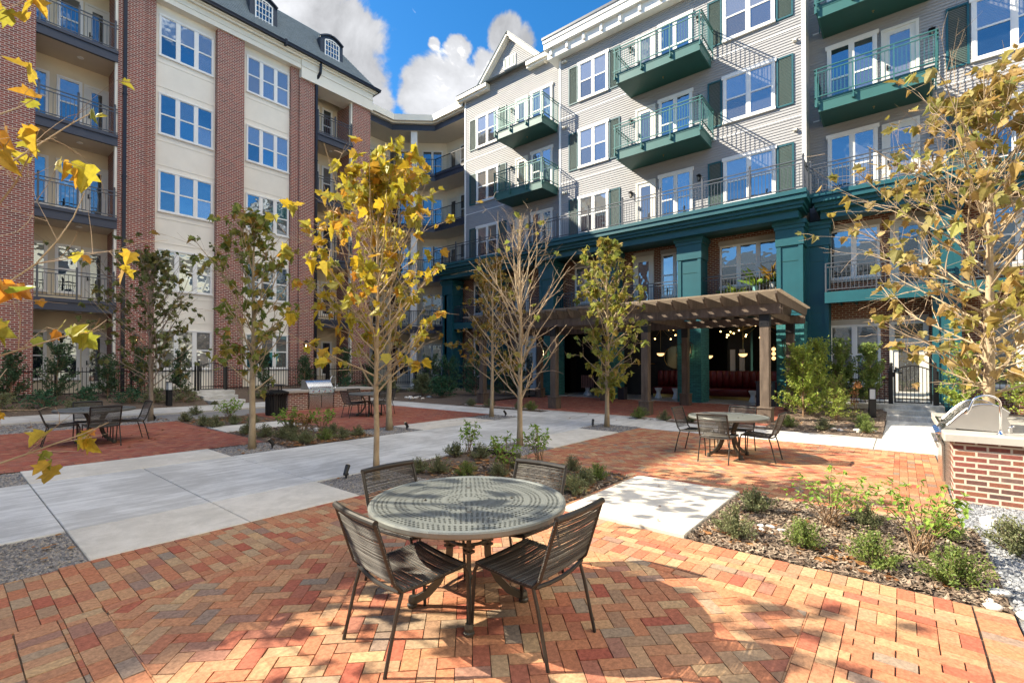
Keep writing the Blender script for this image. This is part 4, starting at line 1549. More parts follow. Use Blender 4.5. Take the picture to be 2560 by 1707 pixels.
tag(pb.build('gravel', M['pebble_blue']), 'pale blue grey gravel around the brick grill island on the right', 'gravel', kind='stuff')


def chips(mb, x0, y0, x1, y1, n, zf, seed=1, l0=.02, l1=.07):
    rnd = random.Random(seed)
    for _ in range(n):
        x, y = rnd.uniform(x0, x1), rnd.uniform(y0, y1)
        l, wd = rnd.uniform(l0, l1), rnd.uniform(.004, .011)
        a = rnd.uniform(0, 6.28)
        c, s = math.cos(a), math.sin(a)
        z = zf(x, y) + rnd.uniform(.008, .028)
        t = rnd.uniform(-.25, .25) * l
        r = rnd.uniform(-.5, .5) * wd
        mb.add([(x - c * l / 2 - s * wd, y - s * l / 2 + c * wd, z - t + r), (x - c * l / 2 + s * wd, y - s * l / 2 - c * wd, z - t - r),
                (x + c * l / 2 + s * wd * .6, y + s * l / 2 - c * wd * .6, z + t - r), (x + c * l / 2 - s * wd * .6, y + s * l / 2 + c * wd * .6, z + t + r)], [(0, 1, 2, 3)])


ch = MB()
chips(ch, 4.4, -.54, 6.37, 1.54, 11000, fl(-.006), 1)
chips(ch, 4.43, 3.0, 6.37, 5.2, 3800, fl(-.006), 2)
chips(ch, 4.4, 9.1, 6.3, 12.3, 2600, fl(-.006), 3, .03, .09)
chips(ch, 13.05, .35, 18.4, 2.65, 3200, zr, 4, .03, .1)
chips(ch, 13.0, 9.5, 13.5, 13.6, 400, fl(-.006), 5, .03, .1)
tag(ch.build('bark_mulch', M['chip']), 'brown shredded bark mulch spread over the planting beds', 'mulch', kind='stuff')


def dry_leaves(mb, spots, seed=5):
    rnd = random.Random(seed)
    for x0, y0, x1, y1, n, z, s in spots:
        for _ in range(n):
            x, y = rnd.uniform(x0, x1), rnd.uniform(y0, y1)
            l = s * rnd.uniform(.5, 1.1)
            a = rnd.uniform(0, 6.28)
            c, q = math.cos(a), math.sin(a)
            pts = []
            cu = rnd.uniform(.2, .6)
            for u, v in ((-.5, 0), (-.2, -.42), (.15, -.3), (.5, 0), (.15, .34), (-.2, .4), (0, 0)):
                h = cu * (u * u + v * v) * l + rnd.uniform(0, .12) * l
                pts.append((x + (u * c - v * q) * l, y + (u * q + v * c) * l, z + h + .004))
            mb.add(pts, [(6, 0, 1), (6, 1, 2), (6, 2, 3), (6, 3, 4), (6, 4, 5), (6, 5, 0)])


dl = MB()
dry_leaves(dl, [(4.5, 1.0, 5.2, 1.5, 60, 0, .09), (4.5, .2, 5.0, .7, 40, .0, .1), (4.5, -.4, 6.2, 1.4, 70, 0, .09), (5.5, 1.2, 6.3, 1.5, 40, 0, .08),
                (4.5, 3.0, 5.4, 4.6, 170, 0, .1), (4.6, 4.4, 6.2, 5.6, 170, 0, .1), (5.4, 3.0, 6.3, 4.0, 90, 0, .1), (4.5, 5.2, 6.3, 6.1, 60, 0, .1),
                (4.4, 9.1, 6.3, 9.8, 200, 0, .11), (4.4, 9.8, 6.3, 12.3, 180, 0, .11), (4.4, 13.8, 6.2, 16, 200, 0, .12),
                (1.0, 16, 4.3, 17.8, 60, -.01, .11), (.2, 5.2, .78, 6.1, 10, 0, .07), (3.4, 5.2, 4.3, 6.1, 9, 0, .07), (3.4, 9.1, 4.3, 10.1, 12, 0, .09),
                (.9, 11, 4.2, 15.5, 30, .002, .1), (13, .4, 17, 2.6, 70, .1, .09), (13.6, 3, 18, 12, 18, .04, .09), (12.9, 10, 13.4, 13, 12, 0, .09),
                (8, 9.1, 13, 9.9, 6, .003, .08), (4.5, 1.6, 6.3, 2.8, 6, .034, .05), (11.5, 5.5, 13.4, 9, 5, .003, .09)])
tag(dl.build('fallen_leaves', M['dead_leaf'], smooth=False), 'curled brown fallen leaves scattered over mulch, gravel and paving', 'leaves', kind='stuff')

# ================================================================== PERGOLA
PG = thing('pergola', 'dark stained timber pergola with slatted top shading the brick patio outside the lounge', 'pergola', (16.2, 8.2, 0))
for x, y in ((14.3, 13.3), (14.3, 9.75), (14.35, 6.28), (14.35, 2.86), (18.15, 13.2), (18.15, 9.75), (18.15, 6.35), (18.15, 2.86)):
    z = zp(x, y)
    p = MB()
    p.bbox(x - .115, y - .115, z, x + .115, y + .115, 2.98, .012)
    p.bbox(x - .175, y - .175, z, x + .175, y + .175, z + .40, .012)
    p.bbox(x - .195, y - .195, z + .40, x + .195, y + .195, z + .44, .012)
    po = p.build('post', M['timber'], PG)
    b = MB()
    b.box(x - .122, y - .122, 2.62, x + .122, y + .122, 3.24)
    for dz in (.08, .2, .42, .54):
        for dy in (-.07, .07):
            b.box(x - .13, y + dy - .013, 2.62 + dz, x - .121, y + dy + .013, 2.646 + dz)
    b.build('post_bracket', M['black'], po)
for x in (14.3, 18.15):
    for q in (-.145, .145):
        b = MB()
        b.bbox(x + q - .02, 2.45, 2.96, x + q + .02, 13.75, 3.22, .006)
        b.build('beam', M['timber'], PG)
for y in (2.86, 6.3, 9.75, 13.25):
    b = MB()
    b.bbox(14.48, y - .02, 2.98, 17.97, y + .02, 3.2, .006)
    b.build('beam', M['timber'], PG)
y = 2.48
while y < 13.85:
    b = MB()
    prof = [(13.72, 3.50), (13.72, 3.44), (13.80, 3.36), (13.98, 3.235), (18.5, 3.235), (18.68, 3.36), (18.76, 3.44), (18.76, 3.50)]
    n = len(prof)
    b.add([(x_, y - .024, z_) for x_, z_ in prof] + [(x_, y + .024, z_) for x_, z_ in prof],
          [tuple(range(n)), tuple(range(2 * n - 1, n - 1, -1))] + [((i + 1) % n, i, n + i, n + (i + 1) % n) for i in range(n)])
    b.build('rafter', M['timber'], PG)
    y += .455
sl = MB()
x = 13.72
while x < 18.8:
    sl.box(x, 2.38, 3.503, x + .055, 13.9, 3.55)
    x += .145
sl.build('top_slats', M['timber_top'], PG)

# ================================================================== FURNITURE
def table_proto():
    R0 = .65
    t = thing('patio_table', '', 'table')
    m_ = MB()
    rings = []
    r, n = .065, 14
    k = 0
    while r < .585:
        hole = not (k in (3, 7, 11, 15))
        rings.append((r, r + .0285, hole))
        r += .0285
        k += 1
    h0, h1 = .6945, .697

    def cells(z, flip):
        for a, b, hole in rings:
            n = max(12, int(2 * math.pi * (a + b) / 2 / .031 / 8) * 8)
            for i in range(n):
                t0, t1 = 2 * math.pi * i / n, 2 * math.pi * (i + 1) / n
                tm, rm = (t0 + t1) / 2, (a + b) / 2
                P = [(a * math.cos(t0), a * math.sin(t0), z), (b * math.cos(t0), b * math.sin(t0), z), (b * math.cos(t1), b * math.sin(t1), z), (a * math.cos(t1), a * math.sin(t1), z)]
                if not hole:
                    m_.poly(P if not flip else P[::-1])
                    continue
                c = (rm * math.cos(tm), rm * math.sin(tm))
                O = []
                for q in range(8):
                    an = tm + math.pi + math.pi / 8 + q * math.pi / 4 - math.pi / 4
                    O.append((c[0] + .0082 * math.cos(an), c[1] + .0082 * math.sin(an), z))
                # corners order a-t0,b-t0,b-t1,a-t1 ; octagon starts near a-t0 side
                ang = [math.atan2(p[1] - c[1], p[0] - c[0]) for p in P]
                oa = [math.atan2(p[1] - c[1], p[0] - c[0]) for p in O]
                near_ = []
                for A in ang:
                    near_.append(min(range(8), key=lambda j: abs((oa[j] - A + math.pi) % (2 * math.pi) - math.pi)))
                F_ = []
                for q in range(4):
                    i0, i1 = near_[q], near_[(q + 1) % 4]
                    seq = [i0]
                    step = 1 if ((i1 - i0) % 8) <= 4 else -1
                    while seq[-1] != i1 and len(seq) < 6:
                        seq.append((seq[-1] + step) % 8)
                    F_.append((q, (q + 1) % 4) + tuple(4 + j for j in reversed(seq)))
                m_.add(P + O, F_)
    cells(h1, False)
    cells(h0, True)
    N = 72
    m_.lathe([(.004, h0), (.065, h0), (.065, h1), (.004, h1)], n=24)
    a = rings[-1][1]
    m_.lathe([(a, h0), (a, h1), (.612, h1 + .001), (.618, h1 + .006), (.632, h1 + .008), (.645, h1 + .004), (.65, h1 - .006), (.648, h1 - .03), (.638, h1 - .04), (.625, h1 - .034), (.618, h0 - .006), (.60, h0 - .001), (a, h0)], n=N)
    m_.build('tabletop', M['table'], t, local=True)
    for q in range(4):
        an = math.pi / 4 + q * math.pi / 2
        prof = [(.30, .685), (.25, .64), (.185, .57), (.14, .48), (.125, .40), (.128, .33), (.15, .25), (.20, .16), (.27, .085), (.34, .05), (.378, .045)]
        l_ = MB()
        c, s = math.cos(an), math.sin(an)
        for (r0, z0), (r1, z1) in zip(prof[:-1], prof[1:]):
            d = Vector((c * (r1 - r0), s * (r1 - r0), z1 - z0)).normalized() * .006
            l_.beam(Vector((c * r0, s * r0, z0)) - d, Vector((c * r1, s * r1, z1)) + d, .046, .03, up=(-s, c, .01))
        l_.lathe([(.030, .0), (.034, .012), (.034, .02), (.026, .026), (.028, .045), (.022, .07)], (c * .372, s * .372, 0), 12)
        for z_, r_ in ((.425, .127), (.395, .125)):
            l_.box(c * r_ - .028, s * r_ - .028, z_ - .008, c * r_ + .028, s * r_ + .028, z_ + .008)
        l_.build('leg', M['table_leg'], t, local=True)
    rg = MB()
    for z, r in ((.44, .128), (.68, .30)):
        pts = [(r * math.cos(2 * math.pi * i / 28), r * math.sin(2 * math.pi * i / 28), z) for i in range(29)]
        rg.tube(pts, .011, 6)
    rg.build('leg_ring', M['table_leg'], t, local=True)
    return t


def chair_proto():
    rnd = random.Random(3)
    t = thing('cord_chair', '', 'chair')
    # side profile (y,z): front of seat -> back of seat -> top of backrest
    W = .235
    prof = [(.235, .425), (.12, .418), (-.06, .405), (-.185, .408), (-.225, .45), (-.262, .56), (-.30, .68), (-.338, .795)]
    fr = MB()
    for sx in (-1, 1):
        fr.tube([(sx * W, y, z) for y, z in prof], .0125, 8)
    fr.tube([(-W - .004, -.338, .795), (-W * .5, -.352, .797), (0, -.358, .798), (W * .5, -.352, .797), (W + .004, -.338, .795)], .019, 10)
    fr.tube([(-W, .235, .425), (-W * .5, .243, .415), (0, .246, .412), (W * .5, .243, .415), (W, .235, .425)], .0135, 8)
    fr.tube([(-W, -.198, .408), (-W * .5, -.208, .396), (0, -.212, .392), (W * .5, -.208, .396), (W, -.198, .408)], .012, 8)
    fr.build('frame', M['chair_frame'], t, local=True)
    for sx in (-1, 1):
        l_ = MB()
        l_.tube([(sx * W, .225, .425), (sx * (W + .002), .25, .38), (sx * (W + .004), .262, .2), (sx * (W + .006), .272, 0)], .0105, 8)
        l_.build('leg', M['chair_frame'], t, local=True)
        l_ = MB()
        l_.tube([(sx * W, -.18, .41), (sx * (W + .002), -.215, .3), (sx * (W + .006), -.285, 0)], .0105, 8)
        l_.build('leg', M['chair_frame'], t, local=True)

    def along(pr, n):
        L_ = [0]
        for a, b in zip(pr[:-1], pr[1:]):
            L_.append(L_[-1] + math.hypot(b[0] - a[0], b[1] - a[1]))
        out = []
        for i in range(n):
            q = L_[-1] * (i + .5) / n
            for j in range(len(L_) - 1):
                if q <= L_[j + 1]:
                    f_ = (q - L_[j]) / (L_[j + 1] - L_[j])
                    out.append((pr[j][0] + (pr[j + 1][0] - pr[j][0]) * f_, pr[j][1] + (pr[j + 1][1] - pr[j][1]) * f_))
                    break
        return out
    for nm, pr, n, sag in (('seat', prof[:4], 40, -.012), ('backrest', prof[4:], 36, -.016)):
        c = MB()
        for i, (y, z) in enumerate(along(pr, n)):
            nx, nz = (0, 1) if nm == 'seat' else (-1, .3)
            rad = .0036
            j1, j2 = rnd.uniform(-.0022, .0022), rnd.uniform(-.0022, .0022)
            P = []
            for u, f_ in ((-1.06, 0), (-.5, .75), (0, 1), (.5, .75), (1.06, 0)):
                if nm == 'seat':
                    P.append((u * W, y + j1 * (1 - abs(u)) + j2 * u, z + sag * f_ + .011))
                else:
                    P.append((u * W, y + sag * f_, z + j1 * (1 - abs(u)) + j2 * u))
            c.tube(P, rad, 5)
        c.build(nm, M['cord'], t, smooth=True, local=True)
    return t


TBL, CHR = table_proto(), chair_proto()
used = {}


def place(proto, loc, rz, label, group=None, scale=None):
    if proto.name not in used:
        used[proto.name] = 1
        proto.location = loc
        proto.rotation_euler = (0, 0, rz)
        proto['label'] = label
        if group:
            proto['group'] = group
        return proto
    o = dup(proto, loc, rz, label, scale=scale)
    if group:
        o['group'] = group
    return o


SETS = [((2.28, 2.25), 'nearest table in the foreground', 'round perforated metal table in the foreground with sunlit top and dappled shadows', .78),
        ((8.85, 2.36), 'sunlit right hand table', 'round perforated metal table standing in sun on the right hand brick patio', .86),
        ((2.08, 12.72), 'shaded left patio table', 'round metal table standing in shade on the left brick patio near the gravel strip', .80),
        ((8.68, 12.95), 'far table', 'round metal table on the far brick patio beside the built in grill', .80)]
SIDE = [((-1, 0), -90, 'left'), ((0, -1), 0, 'near'), ((1, 0), 90, 'right'), ((0, 1), 180, 'far')]
rnd = random.Random(21)
for si, ((cx, cy), ref, tlab, rr) in enumerate(SETS):
    tb_ = place(TBL, (cx, cy, 0), RAD((0, 4, -3, 8)[si]), tlab, 'round perforated patio tables')
    for (dx, dy), ang, sd_n in SIDE:
        r = (.52, .54, .52, .53)[si] + rnd.uniform(-.03, .04)
        t_ = rnd.uniform(-5, 5)
        if si == 0 and sd_n == 'left':
            t_ = -7
        # words for the four sides as the photograph shows them
        word = ({'left': 'at its front left', 'near': 'at its front right', 'right': 'at its back right', 'far': 'at its back left'},
                {'left': 'in front of it', 'near': 'at its right', 'right': 'behind it', 'far': 'at its left'},
                {'left': 'at its left', 'near': 'in front of it', 'right': 'at its right', 'far': 'behind it'},
                {'left': 'at its left', 'near': 'in front of it', 'right': 'at its right', 'far': 'behind it'})[si][sd_n]
        place(CHR, (cx + dx * r, cy + dy * r, 0), RAD(ang + t_), f'black cord patio chair {word}, facing the {ref}', 'cord chairs around the patio tables')

# ---------------------------------------------------------------- lounge furniture
Tn = thing('banquette', 'long tufted dark red leather banquette in the lounge behind the pergola', 'banquette', (22.2, 7, .085))
bk, se = MB(), MB()
y = 2.9
while y < 9.2:
    bk.bbox(22.42, y, .5, 22.58, y + .27, 1.32, .03)
    y += .275
for y0 in (2.9, 5.0, 7.1):
    se.bbox(21.75, y0, .22, 22.42, y0 + 2.09, .55, .04)
bs = MB()
bs.box(21.85, 2.9, .085, 22.5, 9.2, .22)
bk.build('backrest', M['leather'], Tn, True)
se.build('seat', M['leather'], Tn, True)
bs.build('plinth', M['brass'], Tn)
prof = [(.16, 0), (.15, .04), (.10, .18), (.085, .24), (.10, .31), (.17, .44), (.165, .46), (.02, .462)]
for i, (x, y, lb_) in enumerate(((20.9, 8.55, 'white hourglass stool left of the middle pergola post'), (20.9, 7.75, 'white hourglass stool just right of the middle pergola post'),
                                 (20.9, 6.98, 'white hourglass stool beside the teal brick pier'), (20.9, 4.62, 'white hourglass stool right of the teal brick pier'))):
    s_ = MB()
    s_.lathe(prof, (0, 0, 0), 24)
    o = s_.build('drum_stool', M['stool'], smooth=True, loc=(x, y, .085))
    tag(o, lb_, 'stool', 'hourglass stools in the lounge')
for x, y, rz, lb_ in ((21.0, 12.3, -60, 'slatted wooden lounge chair in the left lounge bay'), (21.5, 11.2, -110, 'slatted wooden lounge chair behind the narrow green tree')):
    t = thing('slat_chair', lb_, 'chair', (x, y, .085), RAD(rz), 'slatted lounge chairs')
    a, b, f = MB(), MB(), MB()
    for i in range(8):
        q = -.28 + i * .08
        a.beam((q, -.25, .36), (q, .3, .40), .05, .02)
        b.beam((q, -.25, .38), (q, -.45, .98), .05, .02, up=(0, 1, 0))
    f.lathe([(.22, 0), (.2, .03), (.10, .2), (.12, .36)], n=16)
    a.build('seat', M['slat_pink'], t, local=True)
    b.build('backrest', M['slat_pink'], t, local=True)
    f.build('pedestal', M['stool'], t, local=True)
for x, y, z, lb_ in ((21.3, 8.6, 2.12, 'half globe pendant lamp above the left end of the banquette'), (21.8, 7.3, 2.12, 'larger half globe pendant lamp beside the round mirror'),
                     (22.3, 6.75, 2.0, 'half globe pendant lamp nearest the teal brick pier'), (21.4, 5.1, 2.05, 'half globe pendant lamp right of the teal brick pier')):
    t = thing('pendant_lamp', lb_, 'lamp', (x, y, z), 0, 'half globe pendants in the lounge')
    a, b, c = MB(), MB(), MB()
    a.lathe([(.01, -.13), (.09, -.115), (.15, -.06), (.17, 0)], n=16)
    b.lathe([(.172, 0), (.172, .03), (.03, .05)], n=16)
    b.tube([(0, 0, .04), (0, 0, 3.72 - z)], .008, 5)
    a.build('lamp_shade', M['globe'], t, local=True)
    b.build('cap', M['brass'], t, local=True)
rnd = random.Random(9)
for y, lb_ in ((4.35, 'three ball wall lamp left of the lounge passage'), (3.05, 'three ball wall lamp right of the lounge passage')):
    t = thing('ball_lamp', lb_, 'lamp', (23.5, y, 2.1), 0, 'three ball wall lamps')
    for i in range(3):
        a = MB()
        a.ball((0, 0, -.22 + i * .2), .085, 12)
        a.build('globe', M['globe'], t, True, local=True)
    a = MB()
    a.tube([(.06, 0, -.4), (.06, 0, .4)], .01, 5)
    a.build('stem', M['brass'], t, local=True)
for k, (y0, y1, n, lb_) in enumerate(((11.0, 13.4, 6, 'branching chandelier with warm bulbs in the left lounge bay'), (7.2, 9.6, 16, 'branching chandelier with warm bulbs above the banquette'),
                                      (2.8, 5.9, 30, 'branching chandelier with warm bulbs in the right lounge bay'))):
    t = thing('chandelier', lb_, 'chandelier', (20.9, (y0 + y1) / 2, 3.1), 0, 'branching chandeliers in the lounge')
    br, bu = MB(), MB()
    cy = (y0 + y1) / 2
    for i in range(n):
        p = Vector((rnd.uniform(20.3, 22.0), rnd.uniform(y0, y1), rnd.uniform(2.72, 3.35)))
        br.tube([(20.9, cy, 3.25), p], .006, 4)
        bu.ball(p, .032, 6)
    br.tube([(20.9, cy, 3.25), (20.9, cy, 3.72)], .012, 5)
    br.build('arms', M['brass'], t)
    bu.build('bulbs', M['bulb'], t)
for x, y, z, r, lb_ in ((22.52, 8.35, 1.95, .55, 'round brass framed mirror above the banquette'), (20.9, 2.70, 1.95, .5, 'round brass framed mirror on the right lounge wall')):
    t = thing('round_mirror', lb_, 'mirror', (x, y, z), 0 if x > 21 else RAD(90), 'round lounge mirrors')
    a, b = MB(), MB()
    ring = [(-.02, r * math.cos(2 * math.pi * i / 36), r * math.sin(2 * math.pi * i / 36)) for i in range(37)]
    a.tube(ring, .016, 6)
    b.add([p for p in ring[:-1]], [tuple(range(36))])
    a.build('frame', M['brass'], t, local=True)
    b.build('mirror_glass', M['mirror'], t, local=True)
for y, lb_ in ((4.05, 'cane bar chair left in the lounge passage'), (3.85, 'cane bar chair right in the lounge passage')):
    t = thing('bar_chair', lb_, 'chair', (25.5 + (4.05 - y) * 3, y, .085), 0, 'cane bar chairs')
    a, b, f = MB(), MB(), MB()
    a.bbox(-.2, -.2, .68, .2, .2, .72, .02)
    b.tube([(.18, -.19, .72), (.24, -.16, 1.05), (.25, 0, 1.1), (.24, .16, 1.05), (.18, .19, .72)], .02, 6)
    b.box(.2, -.15, .82, .22, .15, 1.04)
    for sx in (-1, 1):
        for sy in (-1, 1):
            f.tube([(sx * .17, sy * .17, .68), (sx * .22, sy * .22, 0)], .015, 6)
    a.build('seat', M['timber_top'], t, local=True)
    b.build('backrest', M['timber_top'], t, local=True)
    f.build('legs', M['timber_top'], t, local=True)
m_ = MB()
m_.bbox(18.75, 3.52, .07, 19.3, 4.05, 1.0, .02)
m_.bbox(18.72, 3.49, .96, 19.33, 4.08, 1.0, .01)
tag(m_.build('planter_box', M['planter']), 'tall dark navy planter box beside the right front pergola post', 'planter')
m_ = MB()
m_.bbox(19.0, 9.3, .07, 19.3, 9.62, .62, .02)
m_.bbox(18.98, 9.28, .58, 19.32, 9.64, .62, .008)
tag(m_.build('planter_box', M['planter']), 'small black planter box behind the narrow green tree', 'planter')

# ---------------------------------------------------------------- grill islands
def grill(par_loc, rz, label, dark_side=False):
    """stainless built-in grill; local: width along x, front towards -y, counter level z=0"""
    t = thing('gas_grill', label, 'grill', par_loc, rz, 'stainless built in grills')
    h, c, d, k, hd = MB(), MB(), MB(), MB(), MB()
    W_ = .47
    N = 14
    pr = [(-.30, .02), (-.285, .055)]
    for i in range(N + 1):
        a = i / N
        pr.append((-.27 + .30 * a, .07 + .26 * math.sin(a * math.pi / 2) ** 1.1))
    pr += [(.12, .335), (.20, .30), (.27, .24), (.245, .17), (.29, .06), (.29, .0)]
    n = len(pr)
    V = [(-W_, y, z) for y, z in pr] + [(W_, y, z) for y, z in pr]
    h.add(V, [(i, i + 1, n + i + 1, n + i) for i in range(n - 1)], 0)
    h.add([(-W_, y, z) for y, z in pr], [tuple(range(n))], 1)
    h.add([(W_, y, z) for y, z in pr], [tuple(range(n - 1, -1, -1))], 1)
    for sx in (-W_ - .004, W_ + .004):
        h.tube([(sx, y, z) for y, z in pr[1:-3]], .008, 6)
    h.lathe([(.022, 0), (.022, .004), (.004, .004)], (0, 0, 0), 10)
    o = h.build('hood', [M['steel'], M['steel_side']], t, local=True)
    hd.tube([(-W_ + .06, -.345, .075), (W_ - .06, -.345, .075)], .014, 8)
    for sx in (-1, 1):
        hd.beam((sx * (W_ - .1), -.285, .075), (sx * (W_ - .1), -.345, .075), .02, .02)
    hd.build('hood_handle', M['chrome'], o, local=True)
    c.add([(-W_, -.36, -.13), (W_, -.36, -.13), (W_, -.31, .015), (-W_, -.31, .015), (-W_, -.2, -.13), (W_, -.2, -.13), (W_, -.2, .015), (-W_, -.2, .015)],
          [(0, 1, 2, 3), (1, 5, 6, 2), (4, 0, 3, 7), (3, 2, 6, 7), (0, 4, 5, 1)])
    c.box(-W_, -.30, -.02, W_, .28, .0)
    o = c.build('control_panel', M['steel'], t, local=True)
    for i in range(4):
        kb_ = MB()
        x = -.33 + i * .22
        kb_.tube([(x, -.34, -.055), (x, -.385, -.07)], [.034, .026], 12)
        kb_.build('knob', M['chrome'], o, local=True)
    d.box(-W_, -.30, -.70, W_, -.22, -.13, 0)
    d.bbox(-W_ + .02, -.33, -.66, -.008, -.30, -.20, .008)
    d.bbox(.008, -.33, -.66, W_ - .02, -.30, -.20, .008)
    d.beam((-W_ + .02, -.375, -.165), (W_ - .02, -.375, -.165), .05, .02)
    o = d.build('cabinet_doors', M['steel'], t, local=True)
    hd = MB()
    for sx in (-1, 1):
        hd.tube([(sx * .40, -.365, -.24), (sx * .05, -.365, -.24)], .011, 8)
    hd.build('door_handle', M['chrome'], o, local=True)
    return t


def island(label, boxes, counter, base=(0, 0, 0)):
    t = thing('grill_island', label, 'grill island', base, 0, 'brick grill islands')
    b, c = MB(), MB()
    for q in boxes:
        b.box(*q)
    for q in counter:
        c.bbox(*q, .012)
    b.build('brick_base', M['brick_island'], t)
    c.build('countertop', M['counter'], t)
    return t


island('brick grill island with stone counter at the right edge, its end wall facing the viewer', [(7.66, -1.75, -.05, 8.06, -.47, .70), (8.06, -1.75, -.05, 10.6, -.72, .70), (9.02, -.72, -.05, 10.6, -.47, .70)],
       [(7.58, -1.83, .70, 8.055, -.385, .79), (9.025, -1.0, .70, 10.7, -.385, .79), (8.055, -1.83, .70, 10.7, -1.0, .79)], (8, -1, 0))
grill((8.54, -.72, .79), RAD(180), 'stainless grill seen from its side on the sunlit right hand island')
island('brick grill island on the shaded far patio, between the bin and the far table', [(7.72, 16.32, -.05, 8.42, 17.3, .62), (8.42, 16.62, -.05, 9.42, 17.3, .62), (9.42, 16.32, -.05, 11.0, 17.3, .62)],
       [(7.64, 16.24, .62, 8.425, 17.36, .71), (9.415, 16.24, .62, 11.08, 17.36, .71), (8.425, 17.0, .62, 9.415, 17.36, .71)], (9, 16.8, 0))
grill((8.92, 16.62, .71), 0, 'stainless grill with closed hood and two cabinet doors on the far island')


def faucet(x, y, z, h, rz, label):
    t = thing('gooseneck_tap', label, 'tap', (x, y, z), rz, 'chrome taps on the grill islands')
    a, b = MB(), MB()
    a.lathe([(.04, 0), (.038, .012), (.02, .03), (.014, .05)], n=14)
    pts = [(0, 0, .04), (0, 0, h * .8)]
    for i in range(1, 9):
        an = math.pi * i / 9
        pts.append((.12 - .12 * math.cos(an), 0, h * .8 + .2 * h * math.sin(an)))
    pts.append((.27, 0, h * .62))
    pts.append((.30, 0, h * .5))
    a.tube(pts, [.0125] * (len(pts) - 2) + [.017, .018], 10)
    b.tube([(-.06, .03, .03), (-.06, .03, .09), (-.10, .05, .11)], .01, 8)
    a.build('spout', M['chrome'], t, True, local=True)
    b.build('handle', M['chrome'], t, True, local=True)


faucet(7.80, -.88, .79, .45, RAD(100), 'tall chrome gooseneck tap on the right island counter')
faucet(9.75, 16.8, .71, .45, RAD(200), 'chrome gooseneck tap behind the far grill')

# ---------------------------------------------------------------- bin, bollards, spots, pipe
t = thing('litter_bin', 'black slatted steel litter bin with raised lid beside the far grill island', 'bin', (6.85, 15.3, 0))
a, b, c = MB(), MB(), MB()
for i in range(26):
    an = 2 * math.pi * i / 26
    p = [(.285, .05), (.285, .45), (.30, .58), (.36, .70)]
    a.tube([(r * math.cos(an), r * math.sin(an), z) for r, z in p], .021, 5)
b.lathe([(.26, .03), (.27, .03), (.27, .66), (.26, .66)], n=20)
a.lathe([(.34, .69), (.375, .69), (.375, .73), (.34, .73)], n=26)
a.lathe([(.30, .02), (.30, .06), (.05, .06)], n=20)
c.lathe([(.34, .74), (.20, .79), (.17, .80), (.17, .74)], n=24)
for i in range(3):
    an = 2 * math.pi * i / 3 + .4
    c.tube([(.23 * math.cos(an), .23 * math.sin(an), .75), (.23 * math.cos(an), .23 * math.sin(an), .96)], .014, 6)
c.lathe([(.02, .99), (.25, .97), (.28, .95), (.25, .945)], n=24)
a.build('slats', M['trash'], t, local=True)
b.build('liner', M['spot'], t, local=True)
c.build('lid', M['trash'], t, local=True)
for x, y, z, h, lb_ in ((5.55, 21.15, .04, .92, 'black bollard light with pale lens by the left walk'), (16.3, .62, .12, .84, 'black bollard light with pale lens in the bed beside the gate path')):
    t = thing('bollard_light', lb_, 'bollard', (x, y, z), RAD(10), 'path bollard lights')
    a, b = MB(), MB()
    a.bbox(-.08, -.08, -.05, .08, .08, h - .30, .008)
    for sx in (-1, 1):
        for sy in (-1, 1):
            a.box(sx * .08 - (.014 if sx > 0 else 0), sy * .08 - (.014 if sy > 0 else 0), h - .3, sx * .08 + (.014 if sx < 0 else 0), sy * .08 + (.014 if sy < 0 else 0), h - .03)
    a.bbox(-.082, -.082, h - .03, .082, .082, h, .006)
    b.box(-.062, -.062, h - .30, .062, .062, h - .03)
    a.build('post', M['black'], t, local=True)
    b.build('lens', M['sign_white'], t, local=True)


def spot(x, y, rz, label):
    t = thing('spot_light', label, 'spotlight', (x, y, -.01), RAD(rz), 'tree spotlights in the gravel pits')
    a, b = MB(), MB()
    a.tube([(0, 0, -.05), (0, 0, .055)], .014, 8)
    a.box(-.02, -.03, .045, .02, .03, .075)
    a.tube([(-.03, 0, .06), (.05, 0, .17), (.055, 0, .178)], [.028, .036, .034], 12)
    b.tube([(.0545, 0, .1775), (.058, 0, .182)], [.03, .03], 12)
    a.build('housing', M['spot'], t, local=True)
    b.build('lens', M['lantern_glass'], t, local=True)


spot(3.70, 6.08, 30, 'black spotlight in the gravel nearest the foreground table')
spot(4.12, 9.35, 160, 'black spotlight beside the thin green tree left of the walk')
spot(7.45, 9.5, 170, 'black spotlight beside the slim trunk behind the yellow tree')
spot(11.3, 9.55, 150, 'black spotlight beside the autumn tree at the far walk')
spot(10.85, 6.2, 20, 'black spotlight beside the narrow green tree near the pergola')
spot(4.0, 16.6, 200, 'black spotlight beside the dark tree on the left strip')
t = thing('cleanout_pipe', 'white plastic cleanout pipe with square cap nub standing in blue grey gravel', 'pipe', (6.62, -.66, -.02))
a, b = MB(), MB()
a.lathe([(.056, 0), (.056, .075)], n=20)
b.lathe([(.062, .045), (.062, .10), (.055, .105), (.01, .106)], n=20)
b.box(-.018, -.018, .10, .018, .018, .13)
for i in range(16):
    an = 2 * math.pi * i / 16
    b.box(.062 * math.cos(an) - .004, .062 * math.sin(an) - .004, .05, .062 * math.cos(an) + .004, .062 * math.sin(an) + .004, .095)
a.build('pipe', M['pvc'], t, local=True)
b.build('cap', M['pvc'], t, local=True)
m_ = MB()
m_.beam((6.40, 5.15, .01), (6.40, 6.2, .01), .012, .10)
tag(m_.build('bed_edging', M['black']), 'black steel edging strip between mulch bed and gravel pit', 'edging')

